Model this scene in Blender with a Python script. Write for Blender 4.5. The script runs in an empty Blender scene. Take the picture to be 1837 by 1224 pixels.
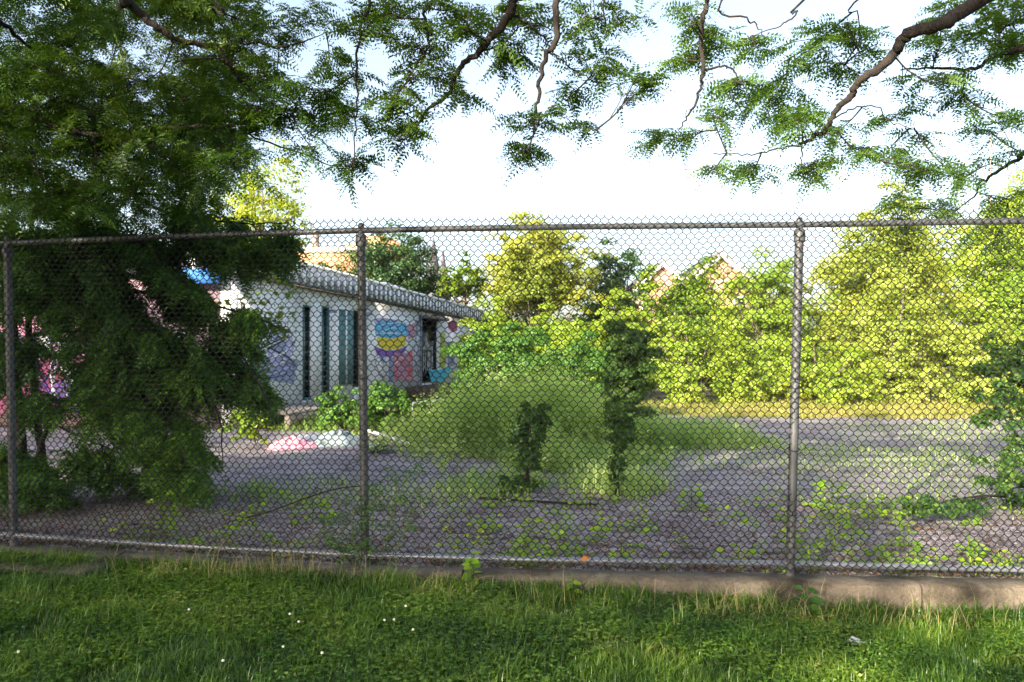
import bpy, math, random
import numpy as np
from mathutils import Vector
rng = np.random.default_rng(7); random.seed(7)
S = bpy.context.scene; COL = S.collection
CAMZ = 1.65; F = 1400.0; CX = 918.5; HY = 640.0

def px(x, y, d):            # world point seen at photo pixel (x,y) at depth d
    return np.array([(x-CX)/F*d, d, CAMZ+(HY-y)/F*d])

# ------------------------------------------------------------------ helpers
class Acc:
    def __init__(s): s.v=[]; s.f=[]; s.n=0
    def add(s, v, f):
        v=np.asarray(v,dtype=np.float64).reshape(-1,3); f=np.asarray(f,dtype=np.int64)
        if len(v)==0 or len(f)==0: return
        s.v.append(v); s.f.append(f+s.n); s.n+=len(v)
    def build(s, name, mat, parent=None, smooth=False, loc=None, second=None):
        nf=sum(len(f) for f in s.f)
        if second is not None:
            for f in second[0].f: s.f.append(f+s.n)
            s.v+=second[0].v; s.n+=second[0].n
        V=np.concatenate(s.v)
        off=np.zeros(3)
        if parent is not None: off=np.array(root_loc(parent))
        elif loc is not None: off=np.array(loc,dtype=float)
        V=V-off
        me=bpy.data.meshes.new(name)
        tot=np.concatenate([np.full(len(f),f.shape[1]) for f in s.f])
        idx=np.concatenate([f.ravel() for f in s.f])
        st=np.concatenate([[0],np.cumsum(tot)[:-1]])
        me.vertices.add(len(V)); me.vertices.foreach_set('co',V.astype(np.float32).ravel())
        me.loops.add(len(idx)); me.loops.foreach_set('vertex_index',idx.astype(np.int32))
        me.polygons.add(len(tot)); me.polygons.foreach_set('loop_start',st.astype(np.int32))
        try: me.polygons.foreach_set('loop_total',tot.astype(np.int32))
        except Exception: pass
        me.update(calc_edges=True)
        if smooth: me.polygons.foreach_set('use_smooth',np.ones(len(tot),dtype=bool))
        me.materials.append(mat)
        if second is not None:
            me.materials.append(second[1]); mi=np.zeros(len(tot),dtype=np.int32); mi[nf:]=1; me.polygons.foreach_set('material_index',mi)
        o=bpy.data.objects.new(name,me); COL.objects.link(o)
        if parent is not None: o.parent=parent
        else: o.location=off
        return o
def root_loc(o):
    l=Vector((0,0,0))
    while o is not None: l+=o.location; o=o.parent
    return l
def tag(o,label=None,cat=None,group=None,kind=None):
    if label: o['label']=label
    if cat: o['category']=cat
    if group: o['group']=group
    if kind: o['kind']=kind
    return o
def thing(name,label,cat,loc=(0,0,0),group=None):
    o=bpy.data.objects.new(name,None); o.empty_display_size=.2; COL.objects.link(o); o.location=Vector([float(c) for c in loc])
    return tag(o,label,cat,group)
def norm(a): return a/np.maximum(np.linalg.norm(a,axis=-1,keepdims=True),1e-9)
def rdir(n): return norm(rng.normal(size=(n,3)))

def tube(P,R,sides=6):
    P=np.asarray(P,float); n=len(P); R=np.broadcast_to(np.asarray(R,float),(n,))
    T=norm(np.gradient(P,axis=0)); up=np.array([0,0,1.]) if abs(T[:,2]).mean()<.8 else np.array([1.,0,0])
    A=norm(np.cross(T,up)); B=np.cross(T,A)
    a=np.arange(sides)*2*np.pi/sides
    V=P[:,None,:]+R[:,None,None]*(np.cos(a)[None,:,None]*A[:,None,:]+np.sin(a)[None,:,None]*B[:,None,:])
    i=np.arange(n-1)[:,None]*sides; j=np.arange(sides)[None,:]; j2=(j+1)%sides
    Fq=np.stack([i+j,i+j2,i+sides+j2,i+sides+j],-1).reshape(-1,4)
    return V.reshape(-1,3),Fq
def smoothline(P,k=6):
    P=np.asarray(P,float); n=len(P)
    if n<3: 
        t=np.linspace(0,1,k+1)[:,None]; return P[0]*(1-t)+P[-1]*t
    Q=np.vstack([2*P[0]-P[1],P,2*P[-1]-P[-2]]); out=[]
    for i in range(1,n):
        p0,p1,p2,p3=Q[i-1],Q[i],Q[i+1],Q[i+2]
        for t in np.linspace(0,1,k,endpoint=False):
            out.append(.5*((2*p1)+(-p0+p2)*t+(2*p0-5*p1+4*p2-p3)*t*t+(-p0+3*p1-3*p2+p3)*t**3))
    out.append(P[-1]); return np.array(out)
def leaves(acc,P,D,N,L,W,fold=.18,tipdroop=0.0):
    D=norm(D); Sd=norm(np.cross(D,N)); N2=np.cross(Sd,D)
    L=np.broadcast_to(L,(len(P),))[:,None]; W=np.broadcast_to(W,(len(P),))[:,None]
    a=P; b=P+D*L*.42+Sd*W*.5+N2*W*fold; c=P+D*L-N2*L*tipdroop; d=P+D*L*.42-Sd*W*.5+N2*W*fold
    V=np.stack([a,b,c,d],1).reshape(-1,3)
    acc.add(V,np.arange(len(P)*4).reshape(-1,4))
def heart(acc,P,D,N,L,W):
    D=norm(D); Sd=norm(np.cross(D,N)); N2=np.cross(Sd,D)
    pr=[(0,0,0),(-.08,.28,.10),(.22,.5,.14),(.62,.36,.08),(1,0,-.06),(.62,-.36,.08),(.22,-.5,.14),(-.08,-.28,.10)]
    L=np.broadcast_to(L,(len(P),))[:,None]; W=np.broadcast_to(W,(len(P),))[:,None]
    V=np.stack([P+D*L*p[0]+Sd*W*p[1]+N2*W*p[2] for p in pr],1).reshape(-1,3)
    o=np.arange(len(P))[:,None]*8
    acc.add(V,np.vstack([o+np.array([0,1,2,3]),o+np.array([0,3,4,5]),o+np.array([0,5,6,7])]))
def pinnate(acc,P,D,N,L,pairs=9,ll=.022,lw=.009,droop=.25):
    """compound leaves: rachis at P along D, leaflets both sides"""
    D=norm(D); n=len(P); Sd=norm(np.cross(D,N)); N2=np.cross(Sd,D)
    L=np.broadcast_to(L,(n,))
    for k in range(pairs):
        t=(k+1.)/pairs
        Q=P+D*(L*t)[:,None]; Q=Q+np.array([0,0,-1.])*(L*droop*t*t)[:,None]
        sc=.75+.5*np.sin(np.pi*min(t*.9+.1,1))
        for s in (-1,1):
            dd=Sd*s+D*.35+rng.normal(scale=.13,size=(n,3))+np.array([0,0,-.15])
            nn=N2+rng.normal(scale=.25,size=(n,3))
            leaves(acc,Q,dd,nn,ll*sc*(.85+.3*rng.random(n)),lw*sc,fold=.1)
def blades(acc,P,H,W,lean,az=None,curl=1.0):
    n=len(P); az=rng.random(n)*2*np.pi if az is None else az
    dx=np.stack([np.cos(az),np.sin(az),np.zeros(n)],1); sx=np.stack([-np.sin(az),np.cos(az),np.zeros(n)],1)
    H=np.broadcast_to(H,(n,))[:,None]; W=np.broadcast_to(W,(n,))[:,None]; lean=np.broadcast_to(lean,(n,))[:,None]
    z=np.array([0,0,1.])
    m=P+z*H*.55+dx*H*lean*.30; t=P+z*H*(1-.35*np.minimum(lean,1.6)*curl*.6)+dx*H*lean
    V=np.stack([P-sx*W*.5,P+sx*W*.5,m+sx*W*.42,m-sx*W*.42,t],1).reshape(-1,3)
    o=np.arange(n)[:,None]*5
    acc.add(V,np.zeros((0,4))) if False else None
    acc.v.append(V); acc.f.append(o+np.array([[0,1,2,3]])+acc.n); acc.f.append(o+np.array([[3,2,4]])+acc.n); acc.n+=len(V)
def box(acc,c,s,ax=None):
    c=np.asarray(c,float); h=np.asarray(s,float)/2
    ax=np.eye(3) if ax is None else ax
    V=[c+ax[0]*h[0]*i+ax[1]*h[1]*j+ax[2]*h[2]*k for i in(-1,1) for j in(-1,1) for k in(-1,1)]
    acc.add(V,[[0,1,3,2],[4,6,7,5],[0,4,5,1],[2,3,7,6],[0,2,6,4],[1,5,7,3]])
def hexa(acc,b,t):   # 4 bottom pts, 4 top pts
    acc.add(list(b)+list(t),[[3,2,1,0],[4,5,6,7],[0,1,5,4],[1,2,6,5],[2,3,7,6],[3,0,4,7]])
def wob(x,y,s=1.,seed=0):
    x=np.asarray(x)*s; y=np.asarray(y)*s
    return (np.sin(x*1.3+seed)+np.sin(y*1.7+seed*2.1)+np.sin((x+y)*.9+seed*.7)+np.sin((x*1.9-y*1.1)+seed*1.3)+.6*np.sin(x*3.7+y*2.9+seed))/4.6

# ------------------------------------------------------------------ materials
def newmat(name):
    m=bpy.data.materials.new(name); m.use_nodes=True; nt=m.node_tree; nt.nodes.clear()
    out=nt.nodes.new('ShaderNodeOutputMaterial'); return m,nt,out
def nn(nt,t,**kw):
    n=nt.nodes.new(t)
    for k,v in kw.items():
        if k in n.inputs.keys() if hasattr(n.inputs,'keys') else False: n.inputs[k].default_value=v
        else: setattr(n,k,v)
    return n
def ramp(nt,fac,stops):
    r=nt.nodes.new('ShaderNodeValToRGB'); cr=r.color_ramp
    while len(cr.elements)<len(stops): cr.elements.new(.5)
    for e,(p,c) in zip(cr.elements,stops): e.position=p; e.color=(*c,1)
    nt.links.new(fac,r.inputs[0]); return r.outputs[0]
def leafmat(name,stops,trans=.4,tint=(1.25,1.15,.5),gloss=.025,noise=.6,rough=.45):
    m,nt,out=newmat(name); L=nt.links.new
    g=nt.nodes.new('ShaderNodeNewGeometry'); tc=nt.nodes.new('ShaderNodeTexCoord')
    no=nt.nodes.new('ShaderNodeTexNoise'); no.inputs['Scale'].default_value=noise; no.inputs['Detail'].default_value=3
    L(tc.outputs['Object'],no.inputs['Vector'])
    ad=nt.nodes.new('ShaderNodeMath'); ad.operation='MULTIPLY_ADD'
    L(g.outputs['Random Per Island'],ad.inputs[0]); ad.inputs[1].default_value=.55
    sb=nt.nodes.new('ShaderNodeMath'); sb.operation='MULTIPLY_ADD'; L(no.outputs[0],sb.inputs[0]); sb.inputs[1].default_value=1.5; sb.inputs[2].default_value=-.52
    L(sb.outputs[0],ad.inputs[2])
    c=ramp(nt,ad.outputs[0],stops)
    d=nt.nodes.new('ShaderNodeBsdfDiffuse'); L(c,d.inputs[0])
    t=nt.nodes.new('ShaderNodeBsdfTranslucent')
    mu=nt.nodes.new('ShaderNodeMix'); mu.data_type='RGBA'; mu.blend_type='MULTIPLY'; mu.inputs[0].default_value=1
    L(c,mu.inputs[6]); mu.inputs[7].default_value=(*tint,1); L(mu.outputs[2],t.inputs[0])
    mx=nt.nodes.new('ShaderNodeMixShader'); mx.inputs[0].default_value=trans; L(d.outputs[0],mx.inputs[1]); L(t.outputs[0],mx.inputs[2])
    gl=nt.nodes.new('ShaderNodeBsdfGlossy'); gl.inputs['Roughness'].default_value=rough; gl.inputs[0].default_value=(.8,.85,.8,1)
    m2=nt.nodes.new('ShaderNodeMixShader'); m2.inputs[0].default_value=gloss; L(mx.outputs[0],m2.inputs[1]); L(gl.outputs[0],m2.inputs[2])
    L(m2.outputs[0],out.inputs[0]); return m
def surf(name,stops,scale=4,detail=6,rough=.85,bump=.3,bscale=30,metal=0,coord='Object',stretch=None,spec=.3,vor=0):
    m,nt,out=newmat(name); L=nt.links.new
    tc=nt.nodes.new('ShaderNodeTexCoord'); vec=tc.outputs[coord]
    if stretch:
        mp=nt.nodes.new('ShaderNodeMapping'); mp.inputs['Scale'].default_value=stretch; L(vec,mp.inputs[0]); vec=mp.outputs[0]
    no=nt.nodes.new('ShaderNodeTexNoise'); no.inputs['Scale'].default_value=scale; no.inputs['Detail'].default_value=detail; no.inputs['Roughness'].default_value=.6
    L(vec,no.inputs['Vector'])
    b=nt.nodes.new('ShaderNodeBsdfPrincipled'); b.inputs['Roughness'].default_value=rough; b.inputs['Metallic'].default_value=metal
    b.inputs['Specular IOR Level'].default_value=spec
    L(ramp(nt,no.outputs[0],stops),b.inputs['Base Color'])
    if bump:
        n2=nt.nodes.new('ShaderNodeTexNoise'); n2.inputs['Scale'].default_value=bscale; n2.inputs['Detail'].default_value=4; L(vec,n2.inputs['Vector'])
        bp=nt.nodes.new('ShaderNodeBump'); bp.inputs['Strength'].default_value=bump; bp.inputs['Distance'].default_value=.02
        L(n2.outputs[0],bp.inputs['Height']); L(bp.outputs[0],b.inputs['Normal'])
    L(b.outputs[0],out.inputs[0]); return m
def flat(name,c,rough=.7,var=.25,scale=6,**k):
    return surf(name,[(.3,tuple(x*(1-var) for x in c)),(.7,tuple(min(1,x*(1+var)) for x in c))],scale=scale,rough=rough,**k)

M={}
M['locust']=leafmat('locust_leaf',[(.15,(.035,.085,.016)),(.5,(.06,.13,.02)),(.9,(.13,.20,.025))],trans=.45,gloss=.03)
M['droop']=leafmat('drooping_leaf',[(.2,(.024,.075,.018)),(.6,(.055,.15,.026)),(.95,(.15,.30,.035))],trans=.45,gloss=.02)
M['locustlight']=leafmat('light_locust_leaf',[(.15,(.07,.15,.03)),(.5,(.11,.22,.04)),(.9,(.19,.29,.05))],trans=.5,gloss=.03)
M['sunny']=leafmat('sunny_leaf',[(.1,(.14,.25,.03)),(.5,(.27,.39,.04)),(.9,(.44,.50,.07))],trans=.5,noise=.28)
M['golden']=leafmat('golden_leaf',[(.1,(.15,.24,.02)),(.5,(.25,.33,.025)),(.9,(.40,.42,.05))],trans=.5,noise=.3)
M['olive']=leafmat('olive_leaf',[(.1,(.15,.22,.035)),(.45,(.27,.33,.045)),(.8,(.41,.43,.07)),(.95,(.5,.42,.08))],trans=.48,noise=.25)
M['pale']=leafmat('pale_leaf',[(.1,(.20,.28,.04)),(.5,(.32,.40,.06)),(.9,(.48,.52,.16))],trans=.45,noise=.5)
M['mid']=leafmat('mid_leaf',[(.1,(.07,.15,.014)),(.5,(.12,.21,.016)),(.9,(.21,.29,.02))],trans=.38,noise=.4)
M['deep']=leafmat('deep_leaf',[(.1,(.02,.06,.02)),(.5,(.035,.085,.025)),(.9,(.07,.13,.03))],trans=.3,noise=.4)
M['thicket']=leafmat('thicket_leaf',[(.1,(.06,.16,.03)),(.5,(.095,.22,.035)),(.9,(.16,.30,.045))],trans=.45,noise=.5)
M['vine']=leafmat('vine_leaf',[(.1,(.03,.09,.018)),(.5,(.05,.13,.022)),(.85,(.13,.22,.035))],trans=.35,noise=2)
M['weed']=leafmat('weed_leaf',[(.1,(.14,.28,.02)),(.5,(.22,.40,.025)),(.9,(.36,.50,.04))],trans=.4,noise=1.5)
M['grass']=leafmat('lawn_blade',[(.1,(.026,.075,.009)),(.45,(.072,.165,.013)),(.82,(.18,.29,.025)),(1,(.36,.36,.11))],trans=.4,noise=1.3,gloss=.05,rough=.4)
M['straw']=leafmat('straw_blade',[(.2,(.20,.20,.07)),(.6,(.34,.30,.14)),(.9,(.45,.38,.2))],trans=.3,noise=1.3)
M['tallgrass']=leafmat('tall_grass_blade',[(.1,(.20,.36,.09)),(.5,(.30,.46,.13)),(.9,(.48,.58,.24))],trans=.4,noise=.6)
M['palegreen']=leafmat('pale_weed_leaf',[(.1,(.22,.38,.09)),(.5,(.34,.50,.14)),(.9,(.52,.62,.27))],trans=.5,noise=.6)
M['drygrass']=leafmat('dry_grass_blade',[(.1,(.24,.29,.05)),(.5,(.38,.38,.09)),(.9,(.55,.48,.2))],trans=.35,noise=.5)
M['bark']=surf('bark',[(.3,(.016,.013,.012)),(.7,(.042,.034,.030))],scale=14,bump=.8,bscale=60,stretch=(1,1,.35),rough=.95)
M['barkgrey']=surf('bark_grey',[(.3,(.07,.055,.045)),(.7,(.18,.15,.12))],scale=10,bump=.7,bscale=40,stretch=(1,1,.3),rough=.95)
M['wire']=flat('weathered_wire',(.014,.015,.017),rough=.5,metal=.0,scale=8,bump=0,spec=.22)
M['galv']=surf('galvanised_pipe',[(.3,(.05,.055,.065)),(.55,(.08,.087,.10)),(.75,(.11,.11,.115))],scale=4,rough=.55,metal=.2,bump=.04,bscale=50,spec=.5)
M['galvbright']=surf('bright_pipe',[(.3,(.14,.15,.175)),(.6,(.26,.28,.33)),(.8,(.22,.2,.18))],scale=5,rough=.38,metal=.55,bump=.1,bscale=50,spec=.5)
M['concrete']=surf('old_concrete',[(.30,(.03,.027,.02)),(.43,(.08,.066,.05)),(.52,(.15,.125,.10)),(.62,(.10,.085,.066)),(.75,(.22,.185,.15))],scale=2.6,detail=12,bump=.9,bscale=45,rough=.92)
M['soil']=surf('soil_ground',[(.3,(.045,.04,.025)),(.6,(.08,.085,.04)),(.8,(.15,.14,.07))],scale=2,bump=.5,bscale=18,rough=1)
M['lawnsoil']=surf('lawn_soil',[(.3,(.018,.03,.010)),(.7,(.04,.06,.018))],scale=5,bump=.8,bscale=30,rough=1)
M['litter']=leafmat('dead_leaf',[(.1,(.07,.045,.03)),(.5,(.15,.09,.06)),(.9,(.28,.18,.12))],trans=.1,noise=3)
M['orangeleaf']=leafmat('orange_leaf',[(.1,(.35,.11,.03)),(.9,(.5,.2,.05))],trans=.2)
M['stone']=surf('gravel_stone',[(.3,(.13,.12,.135)),(.7,(.30,.28,.31))],scale=3,bump=0,rough=.95)
M['flower']=flat('clover_flower',(.75,.74,.66),var=.08,bump=0)

def asphalt():
    m,nt,out=newmat('broken_asphalt'); L=nt.links.new
    tc=nt.nodes.new('ShaderNodeTexCoord')
    def noise(s,d=6,r=.6):
        n=nt.nodes.new('ShaderNodeTexNoise'); n.inputs['Scale'].default_value=s; n.inputs['Detail'].default_value=d; n.inputs['Roughness'].default_value=r; L(tc.outputs['Object'],n.inputs['Vector']); return n.outputs[0]
    v=nt.nodes.new('ShaderNodeTexVoronoi'); v.inputs['Scale'].default_value=32; L(tc.outputs['Object'],v.inputs['Vector'])
    a=ramp(nt,v.outputs['Color'],[(.2,(.215,.195,.205)),(.8,(.43,.40,.42))])
    b=ramp(nt,noise(1.1,8,.7),[(.38,(.55,.50,.52)),(.6,(1.05,1.02,1.05))])
    mu=nt.nodes.new('ShaderNodeMix'); mu.data_type='RGBA'; mu.blend_type='MULTIPLY'; mu.inputs[0].default_value=1; L(a,mu.inputs[6]); L(b,mu.inputs[7])
    vc=nt.nodes.new('ShaderNodeTexVoronoi'); vc.feature='DISTANCE_TO_EDGE'; vc.inputs['Scale'].default_value=.55
    wn=nt.nodes.new('ShaderNodeTexNoise'); wn.inputs['Scale'].default_value=2.2; wn.inputs['Detail'].default_value=6; L(tc.outputs['Object'],wn.inputs['Vector'])
    va=nt.nodes.new('ShaderNodeVectorMath'); va.operation='MULTIPLY_ADD'; L(wn.outputs['Color'],va.inputs[0]); va.inputs[1].default_value=(.9,.9,0); L(tc.outputs['Object'],va.inputs[2]); L(va.outputs[0],vc.inputs['Vector'])
    ck=ramp(nt,vc.outputs['Distance'],[(.006,(.5,.5,.42)),(.02,(1,1,1))])
    m3=nt.nodes.new('ShaderNodeMix'); m3.data_type='RGBA'; m3.blend_type='MULTIPLY'; m3.inputs[0].default_value=1; L(mu.outputs[2],m3.inputs[6]); L(ck,m3.inputs[7]); mu=m3
    # mossy / weedy stains
    mk=ramp(nt,noise(.55,9,.72),[(.52,(0,0,0)),(.66,(1,1,1))])
    mx=nt.nodes.new('ShaderNodeMix'); mx.data_type='RGBA'; L(mk,mx.inputs[0]); L(mu.outputs[2],mx.inputs[6]); mx.inputs[7].default_value=(.16,.18,.10,1)
    p=nt.nodes.new('ShaderNodeBsdfPrincipled'); p.inputs['Roughness'].default_value=.93; p.inputs['Specular IOR Level'].default_value=.25; L(mx.outputs[2],p.inputs['Base Color'])
    bp=nt.nodes.new('ShaderNodeBump'); bp.inputs['Strength'].default_value=.7; bp.inputs['Distance'].default_value=.02
    L(v.outputs['Distance'],bp.inputs['Height']); L(bp.outputs[0],p.inputs['Normal']); L(p.outputs[0],out.inputs[0]); return m
M['asphalt']=asphalt()
def brickmat(name,c1,c2,mort,sx=.22,sy=.075,bump=.4,graf=None):
    m,nt,out=newmat(name); L=nt.links.new
    tc=nt.nodes.new('ShaderNodeTexCoord'); sp=nt.nodes.new('ShaderNodeSeparateXYZ'); L(tc.outputs['Object'],sp.inputs[0])
    ad=nt.nodes.new('ShaderNodeMath'); ad.operation='ADD'; L(sp.outputs[0],ad.inputs[0]); L(sp.outputs[1],ad.inputs[1])
    cb=nt.nodes.new('ShaderNodeCombineXYZ'); L(ad.outputs[0],cb.inputs[0]); L(sp.outputs[2],cb.inputs[1])
    b=nt.nodes.new('ShaderNodeTexBrick'); b.inputs['Scale'].default_value=1; b.inputs['Brick Width'].default_value=sx; b.inputs['Row Height'].default_value=sy; b.inputs['Mortar Size'].default_value=.008
    b.inputs['Color1'].default_value=(*c1,1); b.inputs['Color2'].default_value=(*c2,1); b.inputs['Mortar'].default_value=(*mort,1); L(cb.outputs[0],b.inputs['Vector'])
    no=nt.nodes.new('ShaderNodeTexNoise'); no.inputs['Scale'].default_value=1.2; no.inputs['Detail'].default_value=8; L(tc.outputs['Object'],no.inputs['Vector'])
    st=ramp(nt,no.outputs[0],[(.3,(.72,.70,.68)),(.6,(1,1,1))])
    mu=nt.nodes.new('ShaderNodeMix'); mu.data_type='RGBA'; mu.blend_type='MULTIPLY'; mu.inputs[0].default_value=1; L(b.outputs[0],mu.inputs[6]); L(st,mu.inputs[7])
    p=nt.nodes.new('ShaderNodeBsdfPrincipled'); p.inputs['Roughness'].default_value=.85; p.inputs['Specular IOR Level'].default_value=.25; L(mu.outputs[2],p.inputs['Base Color'])
    bp=nt.nodes.new('ShaderNodeBump'); bp.inputs['Strength'].default_value=bump; bp.inputs['Distance'].default_value=.01; bp.invert=True
    L(b.outputs['Fac'],bp.inputs['Height']); L(bp.outputs[0],p.inputs['Normal']); L(p.outputs[0],out.inputs[0]); return m
M['whitebrick']=brickmat('white_painted_brick',(.86,.87,.91),(.82,.83,.87),(.68,.69,.74),sx=.4,sy=.2)
M['pinkbrick']=brickmat('faded_pink_brick',(.42,.30,.35),(.36,.26,.31),(.30,.24,.27),sx=.4,sy=.2)
M['orangebrick']=brickmat('orange_brick',(.62,.30,.15),(.52,.23,.11),(.55,.40,.3))
M['redbrick']=brickmat('pink_brick',(.46,.26,.20),(.40,.21,.16),(.5,.36,.3))
M['cream']=flat('cream_trim',(.62,.58,.50),var=.1)
M['fascia']=flat('grey_metal_fascia',(.20,.23,.31),rough=.55,var=.12,scale=2)
M['seam']=flat('pale_metal_seam',(.85,.87,.9),rough=.5,var=.06)
M['roofing']=flat('flat_roofing',(.10,.10,.10))
M['slate']=flat('slate_roofing',(.19,.17,.17))
M['white']=flat('white_paint',(.74,.74,.76),var=.08)
M['glass']=flat('dark_glass',(.012,.017,.02),rough=.15,var=.3,bump=0,spec=.5)
M['teal']=flat('teal_paint',(.06,.16,.18),var=.2)
M['tealpanel']=flat('teal_panel',(.10,.22,.235),var=.25,scale=2)
M['darkframe']=flat('dark_frame',(.03,.035,.04))
M['deckwood']=flat('grey_deck_wood',(.28,.25,.23),var=.3,scale=5)
M['blueboard']=flat('blue_board',(.06,.22,.62),var=.15,scale=2)
def paint(n,c,v=.25): M[n]=flat(n+'_paint_mark',c,var=v,scale=7,bump=0)
paint('p_blue',(.10,.42,.75)); paint('p_yellow',(.72,.55,.05)); paint('p_purple',(.22,.11,.42)); paint('p_red',(.70,.16,.22))
paint('p_pink',(.50,.24,.34)); paint('p_cyan',(.08,.46,.60)); paint('p_lime',(.42,.48,.05)); paint('p_slate',(.24,.27,.40)); paint('p_black',(.03,.03,.05)); paint('p_magenta',(.36,.09,.20)); paint('p_white',(.75,.77,.8)); paint('p_lilac',(.42,.40,.66))
M['stonechurch']=flat('church_stone',(.10,.095,.12)); M['mast']=flat('mast_paint',(.55,.35,.33))
def cloth(name,c1,c2,scale=14):
    m,nt,out=newmat(name); L=nt.links.new; tc=nt.nodes.new('ShaderNodeTexCoord'); v=nt.nodes.new('ShaderNodeTexVoronoi'); v.inputs['Scale'].default_value=scale; L(tc.outputs['Object'],v.inputs['Vector'])
    p=nt.nodes.new('ShaderNodeBsdfPrincipled'); p.inputs['Roughness'].default_value=.9; L(ramp(nt,v.outputs['Distance'],[(.2,c1),(.5,c2)]),p.inputs['Base Color']); L(p.outputs[0],out.inputs[0]); return m
M['pinkcloth']=cloth('pink_patterned_cloth',(.62,.10,.20),(.74,.36,.44)); M['whitecloth']=flat('white_cloth',(.48,.48,.52),var=.06,scale=3)
M['greycloth']=cloth('grey_blue_cloth',(.07,.10,.11),(.20,.25,.28),6); M['blackbag']=flat('black_plastic',(.015,.015,.017),rough=.35)

# ------------------------------------------------------------------ camera, light
cam=bpy.data.cameras.new('camera'); co=bpy.data.objects.new('camera',cam); COL.objects.link(co); S.camera=co
co.location=(0,0,CAMZ); co.rotation_euler=(math.pi/2,0,0); cam.sensor_width=36; cam.lens=F/1837*36; cam.shift_y=(HY-612)/1837; cam.clip_end=2000; cam.clip_start=.05
SUN_AZ=np.array([-.60,-.80]); SUN_EL=math.radians(19)       # horizontal direction towards the sun
W=bpy.data.worlds.new('World'); S.world=W; W.use_nodes=True; nt=W.node_tree
bg=nt.nodes['Background']; sky=nt.nodes.new('ShaderNodeTexSky'); sky.sky_type='NISHITA'; sky.sun_disc=False
sky.sun_elevation=SUN_EL; sky.sun_rotation=math.atan2(SUN_AZ[0],SUN_AZ[1]); sky.air_density=1.0; sky.dust_density=4.0; sky.ozone_density=1.0
hs=nt.nodes.new('ShaderNodeHueSaturation'); hs.inputs['Saturation'].default_value=.78; nt.links.new(sky.outputs[0],hs.inputs['Color']); nt.links.new(hs.outputs[0],bg.inputs[0]); bg.inputs[1].default_value=.15
sl=bpy.data.lights.new('sun','SUN'); sl.energy=5.0; sl.angle=math.radians(.5); sl.color=(1,.87,.66)
so=bpy.data.objects.new('sun',sl); COL.objects.link(so)
sd=Vector((SUN_AZ[0]*math.cos(SUN_EL),SUN_AZ[1]*math.cos(SUN_EL),math.sin(SUN_EL))); so.rotation_euler=sd.to_track_quat('Z','Y').to_euler(); so.location=(0,-5,30)
S.view_settings.view_transform='Standard'; S.view_settings.look='None'; S.view_settings.gamma=1; S.view_settings.exposure=1.7
S.render.engine='CYCLES'

# ------------------------------------------------------------------ fence line and ground
FP=np.array([[-13.0,8.27],[-7.09,6.99],[-4.09,6.34],[-1.09,5.69],[1.99,5.45],[5.05,5.21],[14.,4.5]])
def fy(x): return np.interp(x,FP[:,0],FP[:,1])
LOTZ=.10
def lawnz(x,y):
    x=np.asarray(x,float)
    b=np.interp(x,[-7,-3.5,-1,.4,2,3.6,8],[.06,.07,.075,.01,-.06,-.085,-.10])+.018*wob(x,y,5,3)*0
    return b+.012*wob(x,y,2.2,1)
def grid(name,xs,t,fxy,mat,kind='structure'):
    X,T=np.meshgrid(xs,t,indexing='ij'); V=fxy(X,T); a=Acc(); n,m=X.shape
    i=np.arange(n-1)[:,None]*m; j=np.arange(m-1)[None,:]
    a.add(V.reshape(-1,3),np.stack([i+j,i+m+j,i+m+j+1,i+j+1],-1).reshape(-1,4))
    return tag(a.build(name,mat,smooth=True),kind=kind)
def far_f(X,T):  # t=0 at fence
    Y=fy(X)-.02+T; z=LOTZ-.004+0*X; z=z+np.where(T>24,.04*wob(X,Y,.3,2),0)
    return np.stack([X,Y,z],-1)
grid('ground',np.concatenate([[-400,-120,-50],np.linspace(-26,40,67),[60,150,400]]),np.concatenate([np.linspace(0,60,61),[100,200,600]]),far_f,M['soil'])
def lawn_f(X,T):
    Y=fy(X)-.10-T; return np.stack([X,Y,lawnz(X,Y)-np.where(T<.05,.0,.0)],-1)
grid('lawn',np.concatenate([[-200,-60,-20],np.linspace(-10,10,81),[20,60,200]]),np.concatenate([np.linspace(0,5,41),[10,20,60,200]]),lawn_f,M['lawnsoil'])
def lot_f(X,T):
    y0=fy(X)+.02; far=np.interp(X,[-12,-4,0,4,10,22,34],[17,16.5,17,20.5,21.5,20.5,19])+.35*wob(X,X*0,1.3,3)
    Y=y0+(far-y0)*T; return np.stack([X,Y,LOTZ+.004+.006*wob(X,Y,1.2,5)*np.minimum(1,T*8)],-1)
grid('parking_lot',np.linspace(-12,34,93),np.linspace(0,1,50),lot_f,M['asphalt'])

# kerb
kb=thing('concrete_kerb','long weathered concrete kerb running under the chain-link fence','kerb',(0,5.5,0))
def kerbseg(x0,x1,front,top,name,joint=.006):
    a=Acc(); n=max(4,int((x1-x0)/.12)); xs=np.linspace(x0+joint,x1-joint,n)
    prof=[(.09,-.4),(.09,top-.02),(.07,top),(-front+.02,top),(-front,top-.022),(-front-.01,-.4)]
    V=[]
    for x in xs:
        for k,(o,z) in enumerate(prof):
            j=.004*math.sin(x*23+k*2)+.003*math.sin(x*57+k)
            V.append((x,float(fy(x))+o+(j if k in(3,4,5) else 0),z+(j if k in(2,3,4) else 0)))
    m=len(prof); i=np.arange(n-1)[:,None]*m; jj=np.arange(m-1)[None,:]
    a.add(V,np.stack([i+jj,i+jj+1,i+m+jj+1,i+m+jj],-1).reshape(-1,4))
    a.add(V[:m],[list(range(m))]); a.add(V[-m:],[list(range(m))[::-1]])
    return a.build(name,M['concrete'],kb,smooth=False)
for x0,x1 in [(-9,-6.1),(-6.1,-3.05),(-3.05,-.35),(-.35,2.75),(2.75,5.8),(5.8,9)]:
    kerbseg(x0,x1,.16,.112,'kerb_section')
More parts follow.
